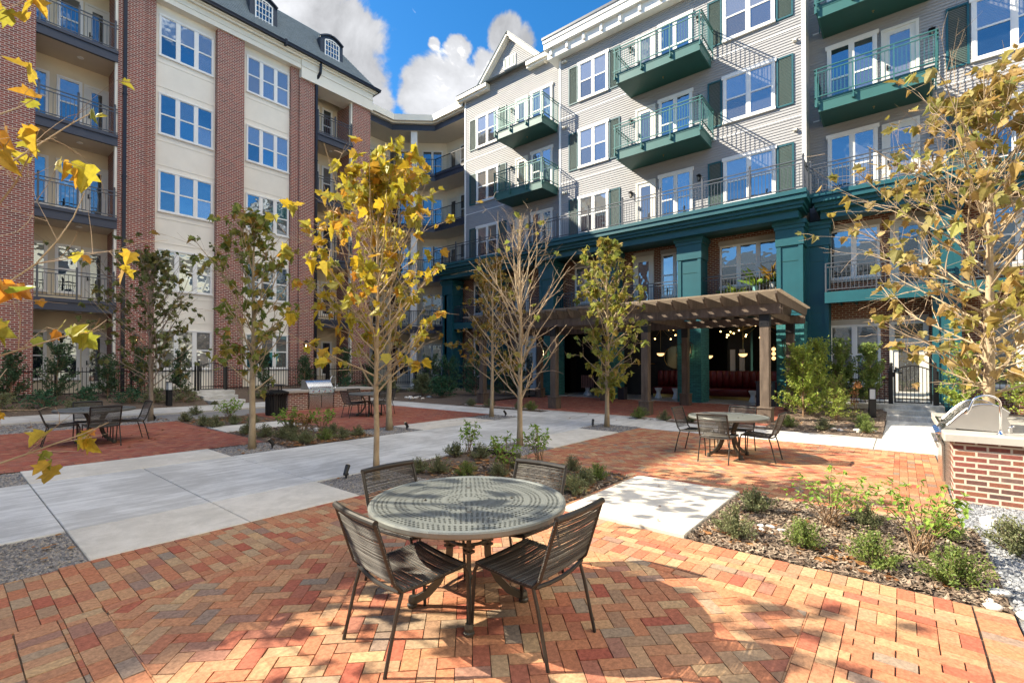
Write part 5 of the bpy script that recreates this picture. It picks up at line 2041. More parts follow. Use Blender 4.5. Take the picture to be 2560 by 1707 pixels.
# ---------------------------------------------------------------- fences, gates
def fence(x0, y0, x1, y1, z, h, label, n_post=None, pick=.115):
    t = thing('picket_fence', label, 'fence', ((x0 + x1) / 2, (y0 + y1) / 2, z), 0, 'black metal picket fences')
    ln = math.hypot(x1 - x0, y1 - y0)
    a, b = MB(), MB()
    P = lambda f, zz: (x0 + (x1 - x0) * f, y0 + (y1 - y0) * f, zz)
    for zz in (z + .14, z + h - .16):
        a.beam(P(0, zz), P(1, zz), .03, .035)
    n = int(ln / pick)
    for i in range(1, n):
        a.beam(P(i / n, z + .05), P(i / n, z + h), .017, .017, up=(1, 0, 0))
    k = n_post or max(1, round(ln / 2.2))
    a.build('pickets', M['black'], t)
    for i in range(k + 1):
        b = MB()
        b.beam(P(i / k, z - .3), P(i / k, z + h + .05), .06, .06, up=(1, 0, 0))
        x, y, _ = P(i / k, 0)
        b.ball((x, y, z + h + .08), .036, 8)
        b.build('fence_post', M['black'], t)


def gate(x0, y0, x1, y1, z, h, label, kick=True):
    t = thing('picket_gate', label, 'gate', ((x0 + x1) / 2, (y0 + y1) / 2, z), 0, 'arched metal gates')
    a, b, c = MB(), MB(), MB()
    P = lambda f, zz: (x0 + (x1 - x0) * f, y0 + (y1 - y0) * f, zz)
    arch = lambda f: z + h - .10 + .14 * math.sin(math.pi * f)
    pts = [P(i / 14, arch(i / 14)) for i in range(15)]
    for p, q in zip(pts[:-1], pts[1:]):
        a.beam(p, q, .035, .035)
    for f in (.03, .97):
        a.beam(P(f, z + .04), P(f, arch(f)), .04, .04, up=(1, 0, 0))
    for zz in (z + .06, z + .17):
        a.beam(P(.03, zz), P(.97, zz), .03, .035)
    for i in range(1, 9):
        f = .03 + .94 * i / 9
        a.beam(P(f, z + .06), P(f, arch(f)), .017, .017, up=(1, 0, 0))
    for f in (-.07, 1.07):
        b = MB()
        b.beam(P(f, z - .3), P(f, z + h + .06), .085, .085, up=(1, 0, 0))
        x, y, _ = P(f, 0)
        b.ball((x, y, z + h + .10), .045, 8)
        b.build('gate_post', M['black'], t)
    c.box(P(.0, 0)[0] - .03, P(.0, 0)[1] - .03, z + h - .3, P(.0, 0)[0] + .06, P(.0, 0)[1] + .03, z + h - .16)
    a.build('gate_leaf', M['black'], t)
    c.build('latch', M['black'], t)


gate(7.05, 22.75, 7.98, 22.75, .50, 1.12, 'arched black picket gate at the top of the left entry steps')
fence(-8, 23.0, 6.95, 23.0, .42, 1.08, 'black picket fence left of the entry steps under the balconies', 7)
fence(8.1, 23.0, 11.8, 23.0, .44, 1.08, 'black picket fence between the left gate and the brick corner pier')
gate(11.95, 23.0, 12.85, 23.0, .44, 1.1, 'arched black gate beside the brick corner pier')
fence(13.0, 23.0, 17.4, 23.6, .44, 1.08, 'black picket fence in front of the corner wing')
gate(17.6, 23.5, 18.3, 22.7, .4, 1.12, 'arched black gate of the corner wing beside the teal end column')
fence(18.4, 22.6, 19.6, 21.4, .4, 1.08, 'short black picket fence beside the teal end column')
gate(18.6, .18, 18.6, -.70, .40, 1.12, 'arched black picket gate before the white door on the right')
fence(18.6, 1.95, 18.6, .28, .30, 1.0, 'black picket fence behind the right hand shrubs')
fence(18.6, -.82, 18.6, -6.5, .30, 1.0, 'black picket fence right of the white door gate')
fence(18.75, 20.9, 18.75, 14.3, .25, 1.0, 'black picket fence behind the dark hedge left of the lounge')

# ================================================================== PLANTS
def frame_of(d):
    d = d.normalized()
    s = d.cross(Vector((0, 0, 1)))
    if s.length < .05:
        s = Vector((1, 0, 0))
    s.normalize()
    return d, s, s.cross(d)


LOBED = [(0, 0), (.26, -.06), (.50, .16), (.37, .34), (.60, .60), (.31, .61), (.22, .80), (0, 1.05)]
OVAL = [(0, 0), (.20, .18), (.27, .45), (.17, .78), (0, 1.0)]
SMALL = [(0, 0), (.30, .5), (0, 1.0)]


def leaf(mb, p, d, size, rnd, shape=LOBED, fold=.35, curl=.3, wid=1.0, roll=None):
    d, s, u = frame_of(d)
    a = rnd.uniform(-1.2, 1.2) if roll is None else roll
    s, u = s * math.cos(a) + u * math.sin(a), u * math.cos(a) - s * math.sin(a)
    V = []
    k = len(shape)
    for x, y in shape:
        z = -curl * y * y + abs(x) * fold
        V.append(p + (s * x * wid + d * y + u * z) * size)
    for x, y in shape[1:-1]:
        z = -curl * y * y + abs(x) * fold
        V.append(p + (s * -x * wid + d * y + u * z) * size)
    mb.add(V, [tuple(range(k)), tuple([0] + [k + i for i in range(k - 2)] + [k - 1])[::-1]])


def leaf_small(mb, p, d, size, rnd, wid=.6):
    d, s, u = frame_of(d)
    a = rnd.uniform(-3, 3)
    s = s * math.cos(a) + u * math.sin(a)
    mb.add([p, p + d * size * .5 + s * size * wid * .5, p + d * size, p + d * size * .5 - s * size * wid * .5], [(0, 1, 2, 3)])


def rdir(rnd):
    while True:
        v = Vector((rnd.uniform(-1, 1), rnd.uniform(-1, 1), rnd.uniform(-1, 1)))
        if .05 < v.length < 1:
            return v.normalized()


def tree(name, label, loc, h, tr, c0, rad, nbr, leafm, nleaf, lsize, seed, bark='bark', twig='bark_twig', elev=(35, 62), top_bias=0.0, subs=4, lean=(0, 0), az=None,
         leaf_h=(0, 1), group='young plane trees in the courtyard', clump=3, cat='tree', shape=LOBED, droop=.5, brk=.26):
    rnd = random.Random(seed)
    t = thing(name, label, cat, loc, 0, group)
    tk, tw, cr = MB(), MB(), MB()
    n = 12
    path = []
    ox = oy = 0
    for i in range(n + 1):
        f = i / n
        ox += rnd.uniform(-.018, .018) * h * .12
        oy += rnd.uniform(-.018, .018) * h * .12
        path.append(Vector((ox + lean[0] * f, oy + lean[1] * f, h * f - (.05 if i == 0 else 0))))
    rr = [tr * (1.35 if i == 0 else 1) * (1 - .86 * (i / n) ** 1.1) for i in range(n + 1)]
    tk.tube(path, rr, 9)
    tips = []

    def at(z):
        f = max(0, min(.999, z / h)) * n
        i = int(f)
        return path[i].lerp(path[i + 1], f - i), rr[i] + (rr[i + 1] - rr[i]) * (f - i)
    for b in range(nbr):
        f = (b + rnd.uniform(.2, .8)) / nbr
        z = h * (c0 + (.97 - c0) * f)
        p, r0 = at(z)
        a = b * 2.39996 + rnd.uniform(-.4, .4) if az is None else RAD(rnd.uniform(*az))
        hf = (z / h - c0) / (1 - c0)
        R_ = rad(hf) * rnd.uniform(.75, 1.15)
        el = RAD(elev[0] + (elev[1] - elev[0]) * hf + rnd.uniform(-7, 7))
        ln = R_ / max(.35, math.cos(el))
        ln = min(ln, max(.25, (h * 1.0 - z) / max(.3, math.sin(el))))
        pts = [p]
        d = Vector((math.cos(a) * math.cos(el), math.sin(a) * math.cos(el), math.sin(el)))
        seg = 6
        for i in range(seg):
            d = (d + Vector((rnd.uniform(-.16, .16), rnd.uniform(-.16, .16), rnd.uniform(-.06, .14)))).normalized()
            pts.append(pts[-1] + d * ln / seg)
        br = min(r0 * .5, tr * brk) * (1 - .35 * hf)
        rads = [br * (1 - .82 * i / seg) + .0022 for i in range(seg + 1)]
        tk.tube(pts, rads, 6, cap=False)
        tips.append((pts[-1], d, hf))
        for s_ in range(subs):
            i = rnd.randint(1, seg - 1)
            q = pts[i]
            dd = (pts[i + 1] - q).normalized()
            sd_ = (dd * .9 + rdir(rnd) * .85 + Vector((0, 0, .22))).normalized()
            l2 = ln * rnd.uniform(.22, .5)
            pp = [q]
            for j in range(4):
                sd_ = (sd_ + rdir(rnd) * .18).normalized()
                pp.append(pp[-1] + sd_ * l2 / 4)
            tw.tube(pp, [max(.0022, rads[i] * .55) * (1 - .7 * j / 4) for j in range(5)], 4, cap=False)
            tips.append((pp[-1], sd_, hf))
            tips.append((pp[2], sd_, hf))
            for _ in range(2):
                e = (sd_ + rdir(rnd) * .9).normalized()
                j = rnd.randint(1, 4)
                l3 = l2 * rnd.uniform(.25, .55)
                tw.tube([pp[j], pp[j] + e * l3 * .5 + rdir(rnd) * .02, pp[j] + e * l3], [.003, .0024, .0016], 3, cap=False)
                tips.append((pp[j] + e * l3, e, hf))
    tips.append((path[-1], Vector((0, 0, 1)), 1))
    ok = [q for q in tips if leaf_h[0] <= q[2] <= leaf_h[1]]
    made = 0
    while made < nleaf and ok:
        p, d, hf = ok[int(len(ok) * (rnd.random() ** (1 - top_bias)))] if top_bias else rnd.choice(ok)
        for _ in range(rnd.randint(1, clump)):
            dd = (d * .35 + rdir(rnd) + Vector((0, 0, -droop))).normalized()
            st_ = p + rdir(rnd) * lsize * .35 * rnd.random()
            leaf(cr, st_, dd, lsize * rnd.uniform(.45, 1.15), rnd, shape, rnd.uniform(-.3, .9), rnd.uniform(-.2, .9))
            made += 1
    b0 = len(tk.v)
    tk.v += tw.v
    tk.f += [tuple(i + b0 for i in f) for f in tw.f]
    tk.m += [1] * len(tw.f)
    tk.build('trunk', [M[bark], M[twig]], t, True, local=True)
    if nleaf:
        cr.build('crown', M[leafm], t, False, local=True)
    return t


egg = lambda R_, k=.55: (lambda f: R_ * (.35 + .65 * math.sin(math.pi * min(1, (f * .8 + .22)))) if f < k else R_ * (1 - ((f - k) / (1 - k)) ** 1.3 * .86))
tree('plane_tree', 'young plane tree with bright yellow leaves behind the foreground table', (3.93, 5.68, -.02), 4.3, .043, .27, egg(1.12, .36), 46, 'leaf_yellow', 1250, .13, 3, top_bias=.2, subs=5, brk=.3)
tree('plane_tree', 'thin young tree with sparse green leaves left of the concrete walk', (3.86, 9.62, -.02), 4.5, .062, .24, egg(.9, .5), 36, 'leaf_green', 800, .125, 5, 'bark', top_bias=.12, subs=5)
tree('plane_tree', 'dark green young tree in the shaded gravel strip before the left facade', (3.92, 16.6, -.02), 4.7, .062, .2, egg(1.4, .45), 50, 'leaf_dark', 1500, .125, 7, 'bark_grey', 'bark_grey', subs=5)
tree('plane_tree', 'slim young tree standing just behind the yellow tree, few olive leaves', (7.10, 9.74, -.02), 4.3, .075, .25, egg(.95, .5), 30, 'leaf_autumn', 500, .12, 9, subs=4)
tree('plane_tree', 'nearly bare young tree with upright pale branches in front of the lounge', (7.38, 5.85, -.02), 4.5, .058, .18, egg(1.05, .4), 44, 'leaf_lime', 26, .12, 13, 'bark', elev=(42, 70), subs=3, clump=2, brk=.3)
tree('plane_tree', 'thin tree with yellow brown autumn leaves beside the far walk', (10.88, 9.78, -.02), 4.9, .062, .2, egg(1.0, .4), 38, 'leaf_autumn', 900, .13, 15, subs=5, leaf_h=(0, .85))
tree('plane_tree', 'narrow columnar young tree with yellow green leaves near the pergola', (11.02, 5.88, -.02), 4.75, .062, .15, egg(.82, .4), 44, 'leaf_lime', 1300, .14, 17, 'bark', elev=(35, 66), subs=5)
tree('plane_tree', 'sparse tree with pale twigs and curled olive brown leaves behind the right grill', (9.95, -1.02, -.02), 5.7, .078, .18, egg(1.95, .40), 66, 'leaf_olive', 1400, .15, 19, 'bark', 'bark_twig', elev=(20, 56), subs=8, clump=2, brk=.2)
tree('plane_tree', 'amber leaved tree reaching in from the left edge of the picture', (-.05, 5.62, -.02), 4.7, .055, .12, egg(1.35, .38), 24, 'leaf_left', 250, .15, 23, 'bark', 'bark_twig', elev=(18, 55), subs=4, clump=2, brk=.18)


def mound_mesh(seed, r, h, n, ls, leafm, name='mound_shrub'):
    rnd = random.Random(seed)
    t = thing(name, '', 'shrub')
    a, b = MB(), MB()
    shoots = []
    for i in range(46):
        an, el = rnd.uniform(0, 6.283), RAD(rnd.uniform(12, 88))
        k = rnd.uniform(.7, 1.08)
        e = Vector((math.cos(an) * math.cos(el) * r * k, math.sin(an) * math.cos(el) * r * k, .02 + math.sin(el) * h * k))
        b.tube([(0, 0, 0), e * .5 + Vector((0, 0, -.01)), e], [.004, .003, .0015], 3, cap=False)
        shoots.append(e)
    for i in range(n):
        e = rnd.choice(shoots)
        f = rnd.uniform(.35, 1.05)
        p = e * f + rdir(rnd) * r * .10
        p.z = max(p.z, .01)
        leaf_small(a, p, (e.normalized() * .8 + rdir(rnd)).normalized(), ls * rnd.uniform(.6, 1.2), rnd, .5)
    a.build('foliage', M[leafm], t, local=True)
    b.build('stems', M['mound_stem'], t, local=True)
    return t


MG = [mound_mesh(31, .215, .21, 2300, .024, 'shrub_grey'), mound_mesh(32, .22, .23, 2300, .024, 'shrub_grey'), mound_mesh(33, .205, .24, 2300, .023, 'shrub_green')]
used.clear()
mounds = [  # x, y, size, prototype, label
    ('p', 1500 + 860 / 2.219, 1100 + 395 / 2.219, 1.05, 0, 'darker mound shrub at the far corner of the cream slab, nearest the right patio'),
    ('p', 1500 + 750 / 2.219, 1100 + 530 / 2.219, 1.05, 1, 'grey green mound shrub beside the near right edge of the cream slab'),
    ('p', 1500 + 1130 / 2.219, 1100 + 600 / 2.219, .95, 2, 'mound shrub with dry leaves heaped in front of it in the right bed'),
    ('p', 1500 + 1485 / 2.219, 1100 + 470 / 2.219, .85, 1, 'small mound shrub at the far edge of the right bed between two leggy plants'),
    ('p', 1500 + 1515 / 2.219, 1100 + 700 / 2.219, 1.05, 2, 'bright mound shrub in the middle of the right bed'),
    ('p', 1500 + 1900 / 2.219, 1100 + 545 / 2.219, .85, 2, 'mound shrub behind the right hand leggy plant'),
    ('p', 1500 + 1970 / 2.219, 1100 + 810 / 2.219, 1.1, 2, 'mound shrub nearest the viewer in the right bed, left of the white stones'),
    ('p', 1500 + 2290 / 2.219, 1100 + 620 / 2.219, 1.2, 0, 'dark mound shrub at the right edge of the picture near the white pipe'),
    ('p', 1046.3, 1180.3, 0.9, 0, 'grey mound shrub at the left tip of the centre bed'),
    ('p', 1095.6, 1182.0, 0.95, 1, 'upright grey mound shrub just left of the white stones in the centre bed'),
    ('p', 1138.1, 1141.2, 1.05, 0, 'grey mound shrub below the leftmost tall perennial of the centre bed'),
    ('p', 1165.3, 1190.5, 0.85, 2, 'low mound shrub right of the white stones, just above the tabletop'),
    ('p', 1199.3, 1146.3, 1.0, 1, 'dark mound shrub between the left and middle perennials of the centre bed'),
    ('p', 1243.5, 1190.5, 0.85, 0, 'low mound shrub behind the middle of the tabletop'),
    ('p', 1298.0, 1170.1, 0.9, 1, 'mound shrub between the middle perennial and the white lit chair'),
    ('p', 1427.2, 1176.9, 0.85, 1, 'mound shrub at the centre bed edge just right of the lit chair'),
    ('p', 1461.2, 1216.0, 1.0, 0, 'mound shrub in the centre bed heaped with brown leaves on its right'),
    ('p', 1493.5, 1200.7, 0.9, 2, 'rightmost mound shrub of the centre bed'),
    ('p', 1430.6, 1234.7, 1.0, 0, 'mound shrub pressed against the lit chair back, nearest the cream slab'),
    ('p', 619.9, 1085.1, 1.0, 0, 'grey mound shrub beside the thin green tree across the walk'),
    ('p', 660.7, 1093.3, 1.1, 1, 'wide grey mound shrub right of the thin green tree across the walk'),
    ('p', 706.9, 1097.3, 1.05, 0, 'mound shrub in the front row across the walk, third from the left'),
    ('p', 736.9, 1101.4, 1.0, 1, 'mound shrub in the front row across the walk, fourth from the left'),
    ('p', 764.1, 1109.6, 1.15, 0, 'largest grey mound shrub at the walk edge across the walk'),
    ('p', 813.1, 1101.4, 1.0, 2, 'mound shrub right of the largest one across the walk'),
    ('p', 832.1, 1082.4, 1.0, 0, 'mound shrub at the back of the bed across the walk, beside the far patio'),
    ('p', 853.9, 1096.0, 0.95, 1, 'mound shrub near the yellow tree trunk in the bed across the walk'),
    ('p', 894.7, 1089.2, 0.95, 0, 'mound shrub at the right end of the bed across the walk'),
    ('p', 728.7, 1076.9, 1.0, 1, 'mound shrub under the perennials across the walk'),
    ('p', 462.6, 1053.8, 1.1, 0, 'dark mound shrub at the left end of the far left bed'),
    ('p', 489.8, 1036.1, 1.1, 1, 'dark mound shrub at the back of the far left bed'),
    ('p', 508.8, 1063.3, 1.15, 0, 'grey mound shrub in the far left bed next to the brick patio'),
    ('p', 540.1, 1067.4, 1.15, 1, 'mound shrub in the far left bed at the corner of the cream pad'),
    ('p', 585.0, 1060.6, 1.1, 0, 'mound shrub in the far left bed behind the cream pad'),
    ('p', 617.7, 1085.1, 0.9, 1, 'mound shrub in front of the cream pad beside the thin tree trunk'),
    ('p', 634.0, 1057.9, 1.0, 0, 'mound shrub in the far left bed beside the litter bin'),
    ('w', 13.2, 12.9, 1.2, 0, 'small dark shrub at the walk edge in front of the dark hedge, leftmost'),
    ('w', 13.25, 12.0, 1.2, 1, 'small dark shrub at the walk edge left of the bare tree'),
    ('w', 13.25, 10.6, 1.1, 0, 'small round shrub at the walk edge left of the first pergola post'),
    ('w', 13.2, 10.0, 1.3, 2, 'small green shrub at the walk edge beside the first pergola post'),
    ('w', 13.25, 6.0, 1.35, 2, 'sunlit green tuft shrub left of the middle pergola post'),
    ('w', 13.3, 5.25, 1.1, 1, 'small shrub just right of the middle pergola post'),
    ('w', 13.3, 4.5, 1.05, 0, 'small shrub between the middle post and the cord chair'),
    ('w', 13.35, 3.6, 1.05, 1, 'small shrub behind the table in front of the right pergola post'),
    ('w', 13.55, 2.2, 1.2, 2, 'small shrub below the tall bright shrub beside the walk'),
    ('w', 13.5, 1.45, 1.2, 0, 'grey shrub beside the white stones near the gate path'),
    ('w', 13.55, .62, 1.1, 2, 'pale green tuft at the corner of the gate path bed'),
    ('w', 14.4, .72, 1.3, 2, 'green shrub below the right bollard light'),
]
for kind, a, b, s_, pi, lb_ in mounds:
    p = G(a, b) if kind == 'p' else Vector((a, b, 0))
    z = zr(p.x, p.y) if (p.x > 13 and p.y < 2.7) else 0
    place(MG[pi], (p.x, p.y, z), random.uniform(0, 6), lb_, 'low mound shrubs in the beds', scale=s_)
    if used.get(MG[pi].name) == 1:
        used[MG[pi].name] = 2
        MG[pi].scale = (s_,) * 3


def perennial(label, loc, h, spread, n, seed, ls=.075, lm='perennial', bare=.5):
    rnd = random.Random(seed)
    t = thing('leafy_perennial', label, 'plant', loc, 0, 'tall leafy perennials in the beds')
    a, b = MB(), MB()
    for i in range(n):
        an = rnd.uniform(0, 6.283)
        sp_ = spread * math.sqrt(rnd.uniform(.02, 1))
        hh = h * rnd.uniform(.68, 1.05) * (1 - .25 * sp_ / spread)
        base = Vector((rnd.uniform(-.07, .07), rnd.uniform(-.07, .07), -.02))
        e = Vector((math.cos(an) * sp_, math.sin(an) * sp_, hh))
        c = Vector((math.cos(an) * sp_ * .42, math.sin(an) * sp_ * .42, hh * .5))
        P = [base, base.lerp(c, .5), c, c.lerp(e, .5) + rdir(rnd) * .015, e]
        b.tube(P, [.0045, .004, .0035, .0028, .002], 4, cap=False)
        k = rnd.randint(3, 4)
        for j in range(k):
            f = bare + (1 - bare) * ((j + rnd.random()) / k) ** .8
            q = P[int(min(3, f * 4))].lerp(P[int(min(3, f * 4)) + 1], f * 4 - int(min(3, f * 4)))
            aa = rnd.uniform(0, 6.28)
            for sgn in (0, math.pi):
                d = Vector((math.cos(aa + sgn), math.sin(aa + sgn), rnd.uniform(-.4, .3)))
                leaf(a, q + d * .012, d, ls * rnd.uniform(.5, 1.15), rnd, OVAL, .3, .35, 1.15, rnd.uniform(-.4, .4))
        for _ in range(5):
            leaf(a, e, (rdir(rnd) + Vector((0, 0, .35))), ls * rnd.uniform(.45, .9), rnd, OVAL, .3, .3, 1.1, rnd.uniform(-.5, .5))
    a.build('foliage', M[lm], t, local=True)
    b.build('stems', M['stem'], t, local=True)


perennial('leggy perennial with bare stems and bright leaves in the right bed, beside the cream slab', (5.62, .55, 0), .60, .40, 28, 41, .058)
perennial('leggy perennial with bare stems on the right side of the right bed', (5.28, -.12, 0), .66, .38, 30, 42, .058)
perennial('tall green perennial at the left of the centre bed', tuple(G(1172.1, 1136.1)), .66, .20, 16, 43, .075)
perennial('short bushy perennial at the middle of the centre bed', tuple(G(1263.9, 1180.3)), .62, .26, 22, 44, .075, bare=.35)
perennial('green and yellow perennial at the right of the centre bed', tuple(G(1349.0, 1156.5)), .66, .28, 20, 45, .075)
perennial('leafy perennial behind the front row across the walk, left one', tuple(G(717.8, 1075.6)), .62, .34, 24, 46, .08)
perennial('leafy perennial across the walk, right one near the grill', tuple(G(804.9, 1079.7)), .62, .30, 22, 47, .075)
perennial('fading brownish perennial across the walk, middle one', tuple(G(761.4, 1079.7)), .5, .3, 20, 48, .07, 'leaf_autumn')
perennial('green perennial in the far left bed behind the cream pad', tuple(G(571.4, 1047.0)), .62, .42, 26, 49, .09)


def upright(name, label, loc, h, r, n, ls, leafm, seed, group, shoots=60, base=.08, wid=.5, cat='shrub'):
    rnd = random.Random(seed)
    t = thing(name, label, cat, loc, 0, group)
    a, b = MB(), MB()
    b.tube([(0, 0, -.05), (rnd.uniform(-.03, .03), rnd.uniform(-.03, .03), h * .5), (0, 0, h * .95)], [.022, .016, .004], 6)
    sh = []
    for i in range(shoots):
        z0 = h * rnd.uniform(base, .85)
        an = rnd.uniform(0, 6.283)
        f = z0 / h
        R_ = r * (1.05 - .75 * f) * rnd.uniform(.55, 1.15)
        up = rnd.uniform(.12, .4) * h * (.6 + .5 * f)
        e = Vector((math.cos(an) * R_, math.sin(an) * R_, min(h * 1.02, z0 + up)))
        s0 = Vector((0, 0, z0))
        b.tube([s0, s0.lerp(e, .55) + Vector((0, 0, -.03 * h)), e], [.006, .004, .002], 3, cap=False)
        sh.append((s0, e))
    for i in range(n):
        s0, e = rnd.choice(sh)
        f = rnd.uniform(.25, 1.04)
        p = s0.lerp(e, f) + rdir(rnd) * ls * .5
        leaf_small(a, p, ((e - s0).normalized() * .7 + rdir(rnd)).normalized(), ls * rnd.uniform(.6, 1.2), rnd, wid)
    a.build('foliage', M[leafm], t, local=True)
    b.build('stems', M['stem'], t, local=True)


LG = 'upright laurel shrubs along the left facade'
for i, (x, y, h, r, lb_) in enumerate(((2.65, 22.3, 1.95, .62, 'tall dark laurel under the left balconies, behind the shaded table'), (4.0, 22.4, 1.55, .48, 'dark laurel right of the tallest one under the left balconies'),
                                       (4.95, 22.3, 1.9, .42, 'dark laurel in front of the downspout on the brick pier'), (6.25, 22.35, 1.8, .5, 'dark laurel left of the arched gate on the left steps'),
                                       (1.55, 22.2, 1.7, .55, 'dark laurel at the far left under the brick pier'), (9.35, 22.2, 1.9, .5, 'dark laurel right of the left entry steps'),
                                       (11.3, 22.2, 1.7, .45, 'dark laurel left of the corner pier behind the bin'), (13.5, 22.2, 2.1, .5, 'dark laurel in front of the end balcony stack'),
                                       (15.2, 22.5, 1.5, .5, 'dark laurel before the last brick pier'))):
    upright('laurel_shrub', lb_, (x, y, zl(x, y) - .03), h, r, 2400, .085, 'shrub_dark', 60 + i, LG)
LOWG = 'low shrubs below the laurels'
for i, (x, y, h, r, m_, lb_) in enumerate(((1.3, 21.5, .55, .55, 'shrub_grey', 'faded low shrub at the far left under the amber tree'), (2.2, 21.6, .6, .6, 'shrub_teal', 'low blue green shrub left of the shaded table'),
                                           (3.3, 21.8, .6, .5, 'shrub_teal', 'low blue green shrub behind the shaded table'), (4.5, 21.7, .55, .65, 'shrub_teal', 'low blue green shrub at the foot of the brick pier'),
                                           (6.1, 21.5, .6, .6, 'shrub_grey', 'low grey shrub beside the left bollard light'), (5.2, 21.6, .55, .5, 'shrub_grey', 'low grey shrub behind the dark gravel strip tree'),
                                           (9.0, 21.4, .55, .6, 'shrub_grey', 'low shrub right of the left entry steps'), (11.4, 21.3, .75, .7, 'shrub_teal', 'green shrub behind the far grill'),
                                           (13.0, 21.4, .8, .7, 'shrub_teal', 'green shrub behind the far table'), (14.6, 21.8, .9, .8, 'shrub_teal', 'green shrub below the corner wing windows'),
                                           (12.9, 19.6, .55, .5, 'shrub_grey', 'pale shrub at the far end of the cross walk'), (3.0, 20.95, .4, .5, 'shrub_grey', 'low grey shrub at the left walk edge'),
                                           (7.0, 20.98, .1, .1, 'shrub_grey', 'tiny tuft at the foot of the entry steps'))):
    upright('low_shrub', lb_, (x, y, zl(x, y) - .02), h, r, 900, .07, m_, 80 + i, LOWG, 40, .02, .6)
HG = 'hedge shrubs left of the lounge'
for i, (x, y, h, r, m_, lb_) in enumerate(((16.8, 19.4, 2.0, .9, 'shrub_dark', 'tall dark hedge shrub beside the teal end column'), (16.4, 17.6, 1.9, .9, 'shrub_teal', 'green hedge shrub second from the end column'),
                                           (16.6, 15.9, 2.1, 1.0, 'shrub_teal', 'green hedge shrub in the middle of the hedge'), (17.2, 14.6, 2.2, .9, 'shrub_dark', 'dark hedge shrub behind the bare tree'),
                                           (17.4, 13.9, 2.0, .7, 'shrub_dark', 'dark hedge shrub at the lounge end of the hedge'), (15.2, 18.2, 1.0, .7, 'shrub_grey', 'low pale shrub in front of the hedge, left'),
                                           (15.0, 16.6, .9, .7, 'shrub_teal', 'low green shrub in front of the hedge, right'), (14.2, 19.6, .7, .6, 'shrub_grey', 'low pale shrub at the far corner of the hedge bed'))):
    upright('hedge_shrub', lb_, (x, y, .08), h, r, 3600, .085, m_, 100 + i, HG, 80, .02, .5)
RG = 'shrubs beside the gate path'
upright('bright_shrub', 'tall bright green shrub in the sun right of the pergola', (15.6, 2.15, .1), 2.0, .72, 8500, .07, 'shrub_bright', 121, RG, 140, .03, .5)
upright('bright_shrub', 'second bright green shrub just behind the tall one', (17.2, 2.0, .18), 2.15, .55, 4500, .07, 'shrub_bright', 122, RG, 90, .05, .5)
upright('laurel_shrub', 'dark green laurel in front of the right brick window', (17.7, 1.45, .2), 2.15, .62, 4200, .085, 'shrub_green', 123, RG, 80, .05, .5)
upright('laurel_shrub', 'dark green laurel beside the right bollard light', (17.7, .72, .2), 1.95, .48, 3400, .085, 'shrub_green', 124, RG, 70, .12, .5)
upright('fern_shrub', 'feathery lime green shrub below the laurel in the gate path bed', (15.2, 1.35, .09), .85, .55, 2600, .05, 'shrub_bright', 125, RG, 90, .02, .35)
upright('fern_shrub', 'second feathery lime shrub behind the first one', (16.3, 1.5, .13), 1.15, .5, 2200, .05, 'shrub_bright', 126, RG, 80, .1, .35)
upright('laurel_shrub', 'green laurel right of the white door under the teal column', (17.6, -1.3, .2), 1.9, .6, 2600, .085, 'shrub_bright', 127, RG, 80, .05, .5)
upright('laurel_shrub', 'green laurel behind the right grill under the brick window', (17.4, -2.6, .2), 1.5, .8, 2600, .085, 'shrub_bright', 128, RG, 80, .05, .5)
upright('laurel_shrub', 'bright green shrub at the right edge behind the grill island', (15.2, -3.1, .1), 1.2, .8, 2600, .085, 'shrub_bright', 129, RG, 80, .02, .5)
t = thing('hydrangea', 'dry plant with a round brown flower head in the gate path bed', 'plant', (15.5, .98, .1))
a, b = MB(), MB()
rnd = random.Random(4)
for i in range(3):
    e = Vector((rnd.uniform(-.1, .1), rnd.uniform(-.1, .1), .95 - .22 * i))
    b.tube([(0, 0, 0), e * .5 + rdir(rnd) * .04, e], .006, 4)
    for _ in range(110 if i == 0 else 40):
        leaf_small(a, e + rdir(rnd) * rnd.uniform(.03, .11), rdir(rnd), .05, rnd, .8)
a.build('flower_head', M['dead_leaf'], t, local=True)
b.build('stems', M['stem'], t, local=True)

# ---------------------------------------------------------------- stones
def stone(x, y, z, s, mt, label, group, rnd):
    m_ = MB()
    m_.ball((0, 0, 0), 1, 10)
    v = []
    ph = [rnd.uniform(0, 6) for _ in range(3)]
    for p in m_.v:
        k = 1 + .10 * math.sin(3 * p[0] + ph[0]) + .08 * math.sin(4 * p[1] + ph[1])
        v.append((p[0] * s * 1.25 * k, p[1] * s * .85 * k, p[2] * s * .55 * k))
    m_.v = v
    o = m_.build('river_stone', M[mt], smooth=True, loc=(x, y, z + s * .3))
    o.rotation_euler = (rnd.uniform(-.2, .2), rnd.uniform(-.2, .2), rnd.uniform(0, 6))
    tag(o, label, 'stone', group)


